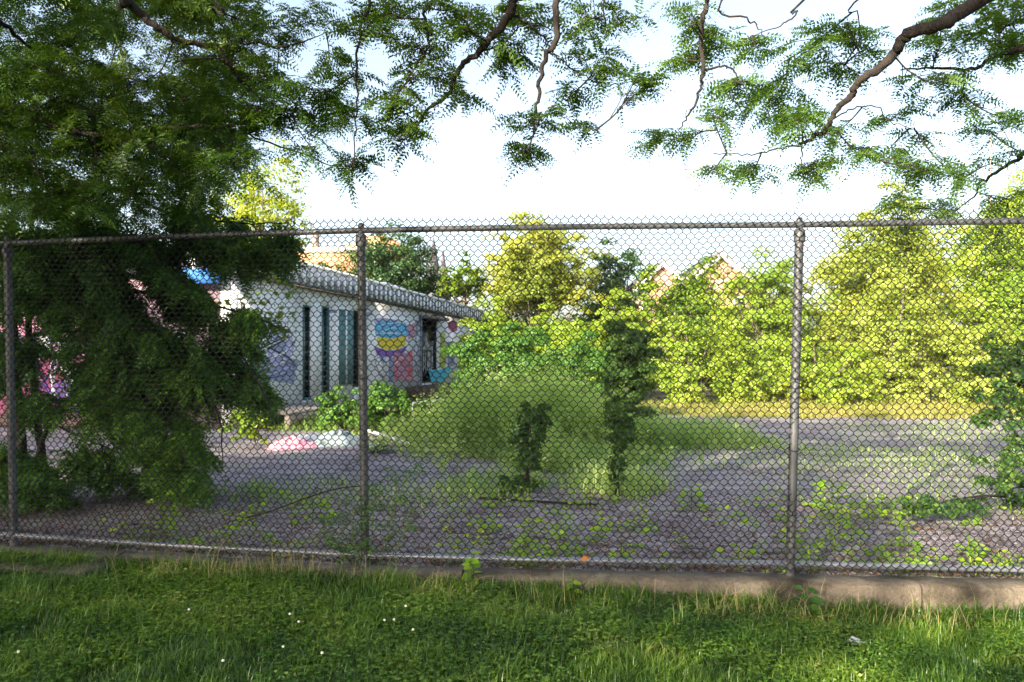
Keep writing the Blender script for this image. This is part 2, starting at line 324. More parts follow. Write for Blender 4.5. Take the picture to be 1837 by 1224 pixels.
a=Acc(); ax=np.array([[.977,-.212,0],[.212,.977,0],[0,0,1.]])
c=np.array([-4.75,float(fy(-4.75))-.36,.02]); box(a,c,(3.5,.40,.17),ax)
tag(a.build('concrete_slab',M['concrete'],loc=c),'flat worn concrete slab beside the left end of the kerb','slab')

# ------------------------------------------------------------------ fence
fence=thing('chain_link_fence','tall rusty-grey chain-link fence with pipe posts and rails across the front','fence',(0,5.5,LOTZ))
RZB,RZT=.195,2.575
posts=[(-7.09,6.99,0,0),(-4.09,6.34,-.055,0),(-1.09,5.69,-.03,0),(1.985,5.45,.065,0),(5.05,5.21,.04,0)]
for (x,y,lx,ly) in posts:
    zs=np.linspace(.02,2.50,9); P=np.array([[x+lx*(z-1.3)/2.4,y+.03,z] for z in zs]); a=Acc(); a.add(*tube(P,.031,14))
    po=a.build('post',M['galv'],fence,smooth=True)
    a=Acc(); xt=x+lx*.52
    prof=[(.040,2.46),(.041,2.515),(.036,2.54),(.022,2.552),(.020,2.575),(.023,2.60),(.020,2.625),(.001,2.632)]
    P=np.array([[xt,y+.03,z] for r,z in prof]); a.add(*tube(P,[r for r,z in prof],14)); a.build('post_cap',M['galv'],po,smooth=True)
    for zb in (.55,1.0,1.5,2.0):   # tie wires round the post
        a=Acc(); th=np.linspace(0,2*np.pi,13); xx=x+lx*(zb-1.3)/2.4
        a.add(*tube(np.stack([xx+.037*np.cos(th),y+.03+.04*np.sin(th),zb+.01*np.sin(th)],1),.0025,5))
        a.build('tie_wire',M['wire'],po)
def railpath(z,off,sag):
    P=[]
    for i in range(len(posts)-1):
        (x0,y0,*_),(x1,y1,*_)=posts[i],posts[i+1]
        for t in np.linspace(0,1,8,endpoint=False): P.append([x0+(x1-x0)*t,y0+(y1-y0)*t+off,z+sag*math.sin(t*math.pi)])
    P.append([posts[-1][0],posts[-1][1]+off,z]); return np.array(P)
a=Acc(); a.add(*tube(railpath(RZT,.03,.006),.0215,12)); tag(a.build('top_rail',M['galv'],fence,smooth=True))
a=Acc(); a.add(*tube(railpath(RZB,.03,-.008),.0205,12)); a.build('bottom_rail',M['galvbright'],fence,smooth=True)
# fabric
DENTS=[(3.9,.5,.35,.03,.05),(5.2,1.5,.4,-.02,.04),(7.6,.4,.3,.025,-.03),(9.4,.9,.45,.02,.05),(10.3,2.0,.35,-.025,.03),(8.2,2.2,.3,.02,.03),(6.6,1.9,.4,.02,-.03)]
def fabric():
    a=Acc(); p=.0285; v=.0725; tot=0; sides=5; r=.0033
    seg=[]; 
    for i in range(len(posts)-1):
        seg.append(((posts[i][0],posts[i][1]),(posts[i+1][0],posts[i+1][1])))
    L=[math.dist(*s) for s in seg]; T=sum(L); n=int(T/p); zt=RZT+.075; zb=.125
    nh=int((zt-zb)/(v/2)); cum=np.concatenate([[0],np.cumsum(L)])
    for i in range(n):
        s0=(i+.5)*p; sgn0=1 if i%2==0 else -1; pts=[]
        for k in range(nh+1):
            z=zt-k*v/2; sg=sgn0*(1 if k%2==0 else -1)
            h=.0065
            s=s0+sg*(p/2+.0009)
            if k==0:   # twisted barb tip
                if sg<0: 
                    pts.append((s,z+.004,.0)); pts.append((s,z-.006,.001)); continue
                pts.append((s-.004,z+.008,0.)); pts.append((s,z-.006,.001)); continue
            pts.append((s,z+h,.0022*sg)); pts.append((s,z-h,-.0022*sg))
        q=np.array(pts); sx=np.clip(q[:,0]+.004*np.sin(q[:,0]*3.1+q[:,1]*2),0,T-1e-6)
        X=np.interp(sx,cum,[posts[j][0] for j in range(len(posts))]); Y=np.interp(sx,cum,[posts[j][1] for j in range(len(posts))])
        bow=.012*np.sin(sx*2.0)*np.sin(q[:,1]*2.2)+.006*np.sin(sx*5.3+q[:,1]*3.1)
        zz=q[:,1]+.006*np.sin(q[:,0]*4.4)+.004*np.sin(q[:,0]*13+1)*np.sin(q[:,1]*3)
        for (bs,bz,br,bx,by_) in DENTS:
            g=np.exp(-((sx-bs)**2+(q[:,1]-bz)**2)/br**2); X=X+bx*g*(q[:,1]-bz)/br; bow=bow+by_*g; zz=zz-.4*bx*g*(sx-bs)/br
        P=np.stack([X,Y-.008+q[:,2]+bow*.8-.012,zz],1)
        a.add(*tube(P,r,sides))
    return a
fabric().build('chain_link_mesh',M['wire'],fence,smooth=True)

# ------------------------------------------------------------------ lawn grass
def scatter_lawn(n,x0,x1,y0,y1):
    X=rng.uniform(x0,x1,n); Y=rng.uniform(y0,y1,n); ok=Y<fy(X)-.17; X=X[ok];Y=Y[ok]
    return np.stack([X,Y,lawnz(X,Y)],1)
def lawn_grass():
    a=Acc()
    P=scatter_lawn(230000,-4.6,4.6,3.3,6.6); 
    dens=.55+.45*wob(P[:,0],P[:,1],3.1,4); P=P[rng.random(len(P))<.45+dens]
    near=np.clip(1-(fy(P[:,0])-.17-P[:,1])/.25,0,1)
    H=(.025+.04*rng.random(len(P))+.06*rng.random(len(P))**6)*(1+.55*wob(P[:,0],P[:,1],6,2)+.3*wob(P[:,0],P[:,1],14,3))*(1+1.0*near*rng.random(len(P)))
    blades(a,P,H,.0035+.003*rng.random(len(P)),.3+1.1*rng.random(len(P))*(1-.5*near))
    P=scatter_lawn(110000,-9,9,-2,7.5); P=P[(np.abs(P[:,0])>4.5)|(P[:,1]<3.4)]
    blades(a,P,.05+.05*rng.random(len(P)),.009,.3+.9*rng.random(len(P)))
    # clover and small broad leaves
    P=scatter_lawn(32000,-4.6,4.6,3.3,6.3); P=P[wob(P[:,0],P[:,1],2.6,9)>-.25]; P[:,2]+=.03+.035*rng.random(len(P))
    for k in range(3):
        az=rng.random(len(P))*.5+k*2.1+P[:,0]*50; D=np.stack([np.cos(az),np.sin(az),.15+0*az],1); N=np.array([0,0,1.])+rng.normal(scale=.3,size=(len(P),3))
        leaves(a,P,D,N,.014+.014*rng.random(len(P)),.017,fold=.15)
    return tag(a.build('lawn_grass',M['grass']),'short green lawn grass and clover in front of the kerb','grass',kind='stuff')
lawn_grass()
a=Acc(); 
for (cx,cy,s,n) in [(-1.9,5.5,.5,260),(1.7,4.95,.55,160),(.4,5.15,.5,90),(-2.6,5.7,.4,120),(2.9,4.95,.6,150),(1.5,5.0,.35,130),(3.4,4.9,.4,110),(-1.7,5.55,.25,240),(-.9,5.35,.3,60)]:
    P=np.stack([rng.normal(cx,s,n),rng.normal(cy,.08,n),np.zeros(n)],1); P[:,1]=np.minimum(P[:,1],fy(P[:,0])-.17); P[:,2]=lawnz(P[:,0],P[:,1])
    blades(a,P,.05+.26*rng.random(n)**2,.0032,.3+1.3*rng.random(n))
tag(a.build('straw_grass',M['straw']),'dry straw-coloured grass stalks along the foot of the kerb','grass',kind='stuff')
# clover flowers
fl=[(520,1103),(536,1117),(508,1162),(578,1173),(690,1114),(707,1113),(741,1131),(728,1089),(33,1171),(339,1095),(400,1187)]
proto=None
lab='small round white clover flower standing in the lawn grass'
for i,(x,y) in enumerate(fl):
    d=4.6
    for _ in range(6): 
        X=(x-CX)/F*d; d=(CAMZ-float(lawnz(X,d))-.07)/((y-HY)/F)
    X=(x-CX)/F*d; z=float(lawnz(X,d))
    if proto is None:
        r=thing('clover_flower',lab,'flower',(0,0,0),'clover flowers in the lawn')
        a=Acc(); u=np.linspace(0,np.pi,6); prof=np.array([[0,0,.075-.007*math.cos(t)] for t in u]); a.add(*tube(prof,.0075*np.sin(u)+.0002,8)); b=a.build('flower_head',M['flower'],r)
        a=Acc(); a.add(*tube([[.004,0,-.01],[.001,0,.03],[0,0,.068]],.0012,4)); s=a.build('stem',M['grass'],r); proto=(r,b,s)
        r.location=(X,d,z)
    else:
        r=proto[0].copy(); COL.objects.link(r); r.location=(X,d,z)
        for c in proto[1:]:
            k=c.copy(); COL.objects.link(k); k.parent=r
# litter paper in grass
a=Acc(); c=px(1535,1160,4.55); c[2]=float(lawnz(c[0],c[1]))+.05
g=[(c[0]+dx+.01*math.sin(i*5),c[1]+dy,c[2]+.018*math.sin(i*2.3)) for i,(dx,dy) in enumerate([(x*.03-.045,y*.03-.03) for y in range(3) for x in range(4)])]
a.add(g,[[r*4+k,r*4+k+1,r*4+k+5,r*4+k+4] for r in range(2) for k in range(3)])
tag(a.build('paper_scrap',M['whitecloth'],loc=c),'crumpled translucent white scrap lying in the lawn grass','litter')

# ------------------------------------------------------------------ lot litter, gravel, weeds
def lotpts(n,x0,x1,o0,o1,pw=1.6):
    X=rng.uniform(x0,x1,n); Y=fy(X)+o0+(o1-o0)*rng.random(n)**pw; return np.stack([X,Y,np.full(n,LOTZ+.012)],1)
a=Acc(); P=lotpts(16000,-8,7.5,.12,3.2,2.2); D=rdir(len(P)); D[:,2]*=.25; N=np.array([0,0,1.])+rng.normal(scale=.35,size=(len(P),3))
leaves(a,P,D,N,.02+.035*rng.random(len(P)),.012+.02*rng.random(len(P)))
tag(a.build('leaf_litter',M['litter']),'brown dead leaf litter lying behind the kerb','leaf litter',kind='stuff')
a=Acc(); P=lotpts(22000,-8,10,.1,9,1.5); n=len(P); s=.005+.012*rng.random(n)**2
o6=np.array([[1,0,0],[0,1,0],[-1,0,0],[0,-1,0],[0,0,.7],[0,0,-.7]]); V=P[:,None,:]+o6[None]*s[:,None,None]*(.6+.8*rng.random((n,6,1)))
fc=np.array([[0,1,4],[1,2,4],[2,3,4],[3,0,4]]); a.add(V.reshape(-1,3),(np.arange(n)[:,None,None]*6+fc[None]).reshape(-1,3))
tag(a.build('gravel',M['stone']),'loose grey gravel scattered over the broken asphalt','gravel',kind='stuff')
def gz(x,y): return LOTZ
def weedcluster(a,st,base,h,nl,spread,size,rnd=None):
    P=[];D=[]
    for k in range(nl):
        t=(k+1)/nl; az=k*2.4+random.random(); r=spread*(.5+.5*random.random())*(1.1-.6*t)
        q=base+np.array([math.cos(az)*r,math.sin(az)*r,h*t*(.8+.2*random.random())]); P.append(q); D.append([math.cos(az),math.sin(az),-.15+.3*random.random()])
        st.add(*tube([base+np.array([0,0,h*t*.6]),(base+q)/2+np.array([0,0,h*t*.45]),q],.0018,4))
    P=np.array(P);D=np.array(D); N=np.tile([0,-.35,1.],(len(P),1))+rng.normal(scale=.3,size=(len(P),3))
    L=size*(.6+.6*rng.random(len(P))); heart(a,P,D,N,L,L*.85)
    st.add(*tube([base,base+np.array([0.01,0,h*.5]),base+np.array([0,0,h*.95])],.003,5))
a=Acc(); st=Acc()
for k in range(700):
    X=rng.uniform(-3.6,6.5); w=.35 if X<-.3 else 1
    if rng.random()>w*(.55+.45*math.sin(X*2.3+1)): continue
    o=.12+2.6*rng.random()**1.8; base=np.array([X,float(fy(X))+o,LOTZ]); weedcluster(a,st,base,.05+.15*rng.random(),int(rng.integers(3,8)),.05+.07*rng.random(),.04+.03*rng.random())
for ac in (st,):
    for v,f in zip(ac.v,ac.f): pass
# merge stems in the same stuff mesh
off=a.n; 
for v in st.v: a.v.append(v)
for f in st.f: a.f.append(f+off)
a.n+=st.n
tag(a.build('broadleaf_weeds',M['weed']),'low bright green broadleaf weeds carpeting the strip behind the kerb','weeds',kind='stuff')
def weed(name,label,x,y,d,h,nl,spread,size,mat='weed'):
    base=px(x,y,d); base[2]=LOTZ if d>fy(base[0])-.1 else float(lawnz(base[0],base[1]))
    r=thing(name,label,'weed',base); a=Acc(); st=Acc(); weedcluster(a,st,base,h,nl,spread,size)
    st.build('stem',M['grass'],r); a.build('foliage',M[mat],r)
weed('weed_plant','bushy bright weed with heart leaves on the asphalt right of the right post',1492,905,7.9,.32,34,.2,.085)
weed('weed_plant','bright leafy weed on the asphalt just left of the right post',1240,910,7.8,.28,24,.13,.075)
weed('weed_plant','slender upright weed with yellow-green leaves left of the middle post',462,915,7.6,.36,18,.06,.06)
weed('weed_plant','low spreading weed on the asphalt between right post and right shrub',1600,905,7.8,.16,26,.3,.075)
weed('weed_plant','leafy weed tuft left of the middle post near the kerb',560,915,7.2,.30,26,.22,.07)
weed('weed_plant','upright broadleaf weed poking through the bottom rail right of the middle post',845,1035,5.48,.24,14,.035,.07)
weed('weed_plant','round-leaved seedling in front of the kerb below the fence centre',1024,1045,5.35,.1,7,.05,.06)
weed('weed_plant','spiky dark weed at the kerb foot near the right post',1446,1085,5.1,.2,16,.06,.07,'vine')
weed('weed_plant','leafy green weed behind the left bay of the fence',290,940,6.7,.42,30,.14,.06)
# climbing weed on middle post
r=thing('climbing_weed','feathery green weed growing up against the middle fence post','weed',(-1.05,5.56,LOTZ)); a=Acc(); st=Acc()
for k in range(5):
    b=np.array([-1.12+.05*k,5.58,LOTZ]); t=b+np.array([.1*(k-2)+.05,-.02,.45+.1*k]); P=smoothline([b,(b+t)/2+np.array([.05*(k-2),0,.05]),t],6); st.add(*tube(P,.003,5))
    q=P[3:]; q=np.repeat(q,3,0)+rng.normal(scale=.012,size=(len(q)*3,3)); D=rdir(len(q)); D[:,2]=D[:,2]*.3-.1; pinnate(a,q,D,np.tile([0,-.2,1.],(len(q),1)),.11,5,.035,.011)
st.build('stem',M['grass'],r); a.build('foliage',M['vine'],r)
# dead vine stem
P=smoothline([px(400,938,7.0),px(470,922,7.0),px(560,890,6.6),px(610,876,6.4),px(650,872,6.2)],6); P[0][2]=LOTZ
a=Acc(); a.add(*tube(P,np.linspace(.008,.004,len(P)),6)); tag(a.build('creeper',M['bark'],loc=P[0]),'bare dark arching vine stem left of the middle post','stem')
P=[px(690,893,8.6),px(860,897,8.4),px(1010,910,8.1),px(1070,918,8.0)]
for q in P: q[2]=LOTZ+.03
P=smoothline(P[1:],5); a=Acc(); a.add(*tube(P,.014,6)); tag(a.build('fallen_stick',M['bark'],loc=P[0]),'thin dark stick lying on the asphalt between the vine clumps','stick')
a=Acc(); c=px(1040,1010,5.44); c[2]=.235; leaves(a,np.array([c]),np.array([[1,.1,.1]]),np.array([[0,-.8,.6]]),.075,.035); leaves(a,np.array([c+[.02,0,0]]),np.array([[.6,0,.5]]),np.array([[0,-1,.2]]),.04,.03)
tag(a.build('dead_leaf',M['orangeleaf'],loc=c),'single orange dead leaf caught on the bottom rail','leaf')

# tall grass and dry fringe
def grasspatch(name,label,mat,specs,H,W_,cnt,lean=.35,edge=1.):
    a=Acc()
    for (x0,x1,y0,y1,w,hm) in specs:
        n=int(cnt*w); X=rng.uniform(x0,x1,n); Y=rng.uniform(y0,y1,n); u=((X-x0)/(x1-x0)-.5)*2; v=((Y-y0)/(y1-y0)-.5)*2
        r2=u*u+v*v-.45*wob(X,Y,1.9,2)-.35*wob(X,Y,5.5,5)-.25*rng.random(n)**2; ok=(r2<1)&(rng.random(n)<1.15-r2*.8); X=X[ok];Y=Y[ok];r2=np.clip(r2[ok],0,1);n=len(X)
        P=np.stack([X,Y,np.full(n,LOTZ-.01)],1)
        hh=H*hm*(.25+.6*rng.random(n)+.5*rng.random(n)**6)*(.85+.4*wob(X,Y,1.7,7)+.25*wob(X,Y,5,1))*(1-edge*.75*r2**1.5)
        blades(a,P,np.maximum(hh,.05),W_*(.6+.8*rng.random(n)),lean*(.2+2.2*rng.random(n)))
    return tag(a.build(name,mat),label,'grass',kind='stuff')
grasspatch('tall_grass','soft green waist-high grass in the shade behind the fence centre',M['tallgrass'],
  [(-3.6,-1.0,15.2,18.5,.5,.5),(-1.6,1.9,12.0,17.6,.85,.8),(-1.2,2.6,11.6,15.5,1.3,1.1),(-5.0,-2.6,15.6,19.5,.4,.65),(2.0,4.6,12.8,15.6,.28,.7),(-1.0,.5,8.4,10.4,.10,.35),(.5,1.9,8.3,10.6,.12,.5),(-.2,2.2,10.2,13,.45,.6)],1.1,.013,13000,.85)
def tallweeds(n):
    a=Acc(); st=Acc(); P0=[];D0=[];L0=[]
    for k in range(n):
        if k%3: X=rng.normal(.35,.95); Y=rng.normal(14.2,1.5)
        else: X=rng.uniform(-2.2,4.8); Y=rng.uniform(12.2,18.5)
        if abs(X)>2.6 and rng.random()<.5: continue
        h=(.35+.75*rng.random()+.7*rng.random()**3)*math.exp(-((X-.3)/2.6)**2)*(1 if Y>12 else .6); ln=rng.normal(scale=.16,size=2); b=np.array([X,Y,LOTZ]); t=b+np.array([ln[0]*h,ln[1]*h,h])
        Q=smoothline([b,(b+t)/2+[0,0,.05],t],4); st.add(*tube(Q,np.linspace(.006,.002,len(Q)),3))
        m=int(16+26*h); u=.15+.85*rng.random(m); q=b+(t-b)*u[:,None]; az=rng.random(m)*6.28; D=np.stack([np.cos(az),np.sin(az),.1+.9*rng.random(m)],1); P0.append(q+D*.03);D0.append(D);L0.append((.05+.13*rng.random(m))*(1.15-.6*u))
    P=np.vstack(P0);D=np.vstack(D0);L=np.concatenate(L0); leaves(a,P,D,rdir(len(P))+np.array([0,0,.8]),L,L*.17+.006,fold=.1,tipdroop=.25)
    o=a.n
    for v in st.v: a.v.append(v)
    for f in st.f: a.f.append(f+o)
    a.n+=st.n
    return tag(a.build('tall_weeds',M['palegreen']),'loose clump of tall wispy pale green weeds around the vine-covered posts','weeds',kind='stuff')
tallweeds(1500)
grasspatch('dry_grass','sunlit straw-yellow grass along the far edge of the asphalt',M['drygrass'],[(-2,44,19.6,27,1.,1.),(4,24,19.2,21.5,.35,.7)],.36,.014,70000,1.2,.3)
grasspatch('edge_grass','short rough grass creeping over the edges of the asphalt',M['tallgrass'],[(-12,4,17,21.5,.6,1.),(2.5,9,7.0,10,.10,.7),(3.5,12,9.5,13.5,.25,.8),(-4,0,7.5,10,.10,.8),(6,16,12,19,.35,.8),(1,7,9,16,.22,.7)],.22,.012,20000,.9)

# ------------------------------------------------------------------ trees
def crown(a,center,rad,clumps,nleaf,size,seed=0,cl=.28,droop=.2,flatb=.7,aspect=.62):
    """clumped crown: leaf faces on many small tufts spread through the crown volume"""
    c=np.asarray(center,float); rad=np.asarray(rad,float)
    D=rdir(clumps); rr=rng.random(clumps)**.35; D[:,2]=np.where(D[:,2]<-flatb,-flatb+rng.random(clumps)*.3,D[:,2])
    lump=1+.22*np.sin(D[:,0]*5+seed)+.18*np.sin(D[:,2]*7+seed*2+D[:,1]*4)
    C=c+D*rad*rr[:,None]*lump[:,None]*.86
    cr=rad.mean()*cl*(.5+.9*rng.random(clumps)); k=rng.integers(0,clumps,nleaf)
    u=rdir(nleaf); u[:,2]=np.abs(u[:,2])*.9-.25*rng.random(nleaf); q=rng.random(nleaf)**.4
    P=C[k]+u*cr[k][:,None]*q[:,None]*np.array([1.05,1.05,.95])
    out=norm(P-c); N=norm(u*.9+out*.5+np.array([0,0,.2])+rng.normal(scale=.6,size=(nleaf,3)))
    Dd=norm(np.cross(N,rdir(nleaf)))+np.array([0,0,-droop])
    L=size*(.55+.9*rng.random(nleaf)); leaves(a,P,Dd,N,L,L*aspect,fold=.12,tipdroop=.1)
    return C
def tree(name,label,loc,crowns,mat,trunk_r,seed=0,group=None,bark='barkgrey',size=.14,dens=1.,cl=.21,cat='tree',lean=0,droop=.2):
    loc=np.array([loc[0],loc[1],LOTZ-.03]); r=thing(name,label,cat,loc,group)
    a=Acc(); w=Acc(); main=crowns[0]
    top=np.array([main[0],main[1],main[2]])
    P=smoothline([loc,loc*.6+np.array([top[0],top[1],top[2]])*.4+np.array([lean,0,0]),top],6); w.add(*tube(P,np.linspace(trunk_r,trunk_r*.35,len(P)),8))
    for (x,y,z,rx,ry,rz) in crowns:
        vol=(rx*ry+ry*rz+rx*rz); ncl=int(50+vol*5.5); nl=int(vol*5.0*dens/(size*size*.31))
        nl=min(nl,130000)
        C=crown(a,(x,y,z),(rx,ry,rz),ncl,nl,size,seed,cl,droop)
        for q in C[:min(14,len(C))]:
            s=P[random.randrange(len(P)//3,len(P))]; m=(s+q)/2+np.array([0,0,-.15*rz]); w.add(*tube(smoothline([s,m,q],4),np.linspace(trunk_r*.32,trunk_r*.07,9),5))
    w.build('trunk',M[bark],r,smooth=True); a.build('crown',M[mat],r)
    return r
def T(name,label,X0,X1,Yt,Yb,d,mat,**k):
    """tree whose crown spans photo columns X0..X1, rows Yt..Yb at depth d"""
    c=px((X0+X1)/2,(Yt+Yb)/2,d); rx=(X1-X0)/2/F*d; rz=(Yb-Yt)/2/F*d; ry=k.pop('ry',rx*.8)
    ex=[(c[0]+dx*rx,c[1]+dy*rx,c[2]+dz*rz,sx*rx,sx*rx*.85,sz*rz) for (dx,dy,dz,sx,sz) in k.pop('extra',[])]
    tr=k.pop('tr',.18); rx*=1.12; rz*=1.06
    return tree(name,label,(c[0]+k.pop('tx',0),c[1]+.3),[(c[0],c[1],c[2],rx,ry,rz)]+ex,mat,tr,**k)
G='trees beyond the parking lot'
T('dark_tree','dark green broad tree behind the long white building',595,805,418,575,46,'deep',size=.15,seed=1,group=G)
T('bushy_tree','olive-green smaller tree between the dark tree and the tall round one',785,880,462,560,42,'mid',size=.14,seed=2,group=G)
T('round_tree','tall rounded yellow-green tree rising to the top rail at the centre',858,1068,382,580,41,'olive',size=.12,seed=3,group=G,extra=[(-.35,0,-.5,.6,.5),(.4,.2,-.45,.6,.5),(0,0,.2,.6,.75)])
T('dark_tree','dark green tree just right of the tall rounded tree',1055,1170,436,590,44,'deep',size=.13,seed=4,group=G)
T('bushy_tree','dark olive tree below the left gable roof',1140,1300,479,640,36,'mid',size=.12,seed=5,group=G)
T('leafy_tree','bright yellow-green tree just left of the right post',1285,1450,448,740,30,'sunny',size=.10,seed=6,group=G,extra=[(-.3,-.2,-.5,.7,.5),(.3,.1,.35,.6,.5)])
T('golden_tree','large golden-green tree right of the right post reaching the top rail',1440,1710,366,740,31,'olive',size=.115,seed=7,group=G,extra=[(.1,-.2,.3,.6,.6),(-.4,-.3,-.4,.6,.55)])
T('tall_tree','tall yellow-green tree at the right edge rising above the rail',1690,1960,300,720,33,'sunny',size=.11,seed=8,group=G,extra=[(-.3,-.2,-.4,.7,.6),(.1,0,.4,.6,.5)])
GW='deeper trees filling the wood beyond the lot'
for i,(x0,x1,yt,d,m,l) in enumerate([(1130,1370,488,40,'mid','mid-green tree deep in the wood under the left gable roof'),(1290,1480,500,40,'mid','mid-green tree deep in the wood behind the right post'),(1440,1640,450,40,'sunny','yellow-green tree deep in the wood left of the pale tree'),(1560,1760,385,42,'golden','golden tree deep in the wood right of the pale tree'),(1780,2050,430,40,'mid','mid-green tree deep in the wood at the right edge'),(1060,1190,560,40,'mid','yellow-green tree deep in the wood behind the vine-covered post'),(830,1010,520,46,'deep','dark tree deep in the wood under the tall rounded tree'),(980,1170,505,47,'mid','mid-green tree deep in the wood between the rounded tree and the left gable'),(680,880,500,50,'deep','dark tree deep in the wood behind the end of the building')]):
    T('wood_tree',l,x0,x1,yt,742,d,m,size=.2,seed=70+i,group=GW,dens=.8)
GE='low bushes along the far edge of the asphalt'
for i,(x0,x1,yt,m,l) in enumerate([(1170,1290,650,'sunny','low bright bush at the asphalt edge right of the vine-covered post'),(1270,1380,640,'sunny','low bright bush at the asphalt edge left of the right post'),(1360,1470,660,'golden','low golden bush at the asphalt edge directly behind the right post'),(1460,1580,655,'sunny','low bright bush at the asphalt edge right of the right post'),(1560,1690,650,'pale','low pale bush at the asphalt edge below the pale tree'),(1670,1800,660,'sunny','low bright bush at the asphalt edge left of the dark shrub'),(1780,1920,640,'mid','low green bush at the asphalt edge behind the dark shrub')]):
    T('edge_bush',l,x0,x1,yt,748,24.5+(i%3)*.8,m,size=.085,seed=90+i,group=GE,cat='bush',tr=.05,dens=.8)
T('pale_tree','narrow pale flowering tree in front of the golden tree',1530,1680,480,745,25.5,'pale',size=.085,seed=9,group=G,cl=.22)
T('leafy_tree','leafy sunlit tree at far right behind the shrub',1680,1900,560,770,24,'pale',size=.09,seed=10,group=G,cl=.22)
T('leafy_tree','yellow-green sunlit tree with a feathery tip right of the vine-covered post',1160,1330,560,735,27,'sunny',size=.09,seed=11,group=G,extra=[(-.5,.1,.5,.5,.6)])
T('leafy_tree','low sunlit bushy tree behind the right post',1370,1560,590,745,26,'sunny',size=.085,seed=12,group=G)
T('leafy_tree','yellow-lit sparse tree above the left end of the rail',370,570,272,540,32,'golden',size=.13,seed=13,group=G,dens=.5,cl=.2,extra=[(-.3,0,-.5,1.,.5)])
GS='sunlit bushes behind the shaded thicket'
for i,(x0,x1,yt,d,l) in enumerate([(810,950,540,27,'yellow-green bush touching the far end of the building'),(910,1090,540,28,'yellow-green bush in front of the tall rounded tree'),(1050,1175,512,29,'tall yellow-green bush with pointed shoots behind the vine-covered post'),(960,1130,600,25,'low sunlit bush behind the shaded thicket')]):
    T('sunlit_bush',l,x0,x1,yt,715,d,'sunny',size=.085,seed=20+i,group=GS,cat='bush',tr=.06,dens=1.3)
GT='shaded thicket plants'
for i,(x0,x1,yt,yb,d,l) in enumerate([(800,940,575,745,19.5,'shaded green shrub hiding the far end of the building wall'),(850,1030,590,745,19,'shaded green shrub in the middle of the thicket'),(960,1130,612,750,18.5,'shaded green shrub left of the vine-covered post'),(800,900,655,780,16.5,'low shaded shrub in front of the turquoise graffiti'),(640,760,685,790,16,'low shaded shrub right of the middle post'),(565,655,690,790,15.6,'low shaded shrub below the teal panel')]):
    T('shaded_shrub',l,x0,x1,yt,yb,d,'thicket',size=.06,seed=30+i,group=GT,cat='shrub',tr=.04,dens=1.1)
# vine covered posts
def vinepost(x,yb,d,ht,blobs,label,seed):
    b=px(x,yb,d); b[2]=LOTZ; r=thing('vine_covered_post',label,'vine',b); w=Acc(); 
    for k in range(4):
        P=smoothline([b+[.02*k-.03,0,0],b+[.03*math.sin(k*2)+.02,.02*k,ht*.5],b+[.05*math.sin(k*3)+.02,0,ht*.92]],8); w.add(*tube(P,np.linspace(.014,.006,len(P)),6))
    w.build('stem',M['bark'],r)
    a=Acc()
    for (dx,z,rx,rz,n) in blobs:
        C=crown(a,b+np.array([dx,0,z]),(rx,rx*.8,rz),30,int(n*1.5),.04,seed,.3,.5)
    a.build('foliage',M['vine'],r)
vinepost(1105,893,8.7,1.8,[(.12,1.5,.34,.36,8000),(.10,1.08,.28,.36,6000),(.04,.7,.19,.28,2600),(0,.32,.10,.26,700),(.16,1.72,.24,.2,2200)],'tall post smothered in leafy vine behind the fence centre',41)
vinepost(945,885,8.9,1.0,[(.04,.74,.27,.30,3000),(-.02,.4,.2,.28,1800),(-.1,.1,.26,.12,900)],'shorter vine-covered stump left of the tall vine post',42)
# right shrub near
def shrubr():
    b=px(1885,930,8.2); b[2]=LOTZ; r=thing('dark_shrub','dark leafy shrub at the right edge behind the fence','shrub',b); w=Acc(); a=Acc()
    for (x,y,rx,ry,n,d) in [(1850,680,80,70,5000,8.6),(1790,735,60,55,2200,8.2),(1835,800,70,70,3600,8.0),(1800,880,75,45,1900,7.6),(1700,908,75,16,900,7.3),(1640,912,32,22,420,7.1),(1870,900,60,50,2000,7.8),(1790,640,50,45,1500,8.8)]:
        c=px(x,y,d); w.add(*tube(smoothline([b,(b+c)/2+[0,0,.1],c],5),np.linspace(.02,.005,11),5))
        crown(a,c,(rx/F*d*1.1,rx/F*d*.9,ry/F*d*1.1),26,int(n*.5),.05,3,.22,.3)
    w.build('stem',M['bark'],r); a.build('foliage',M['vine'],r)
shrubr()

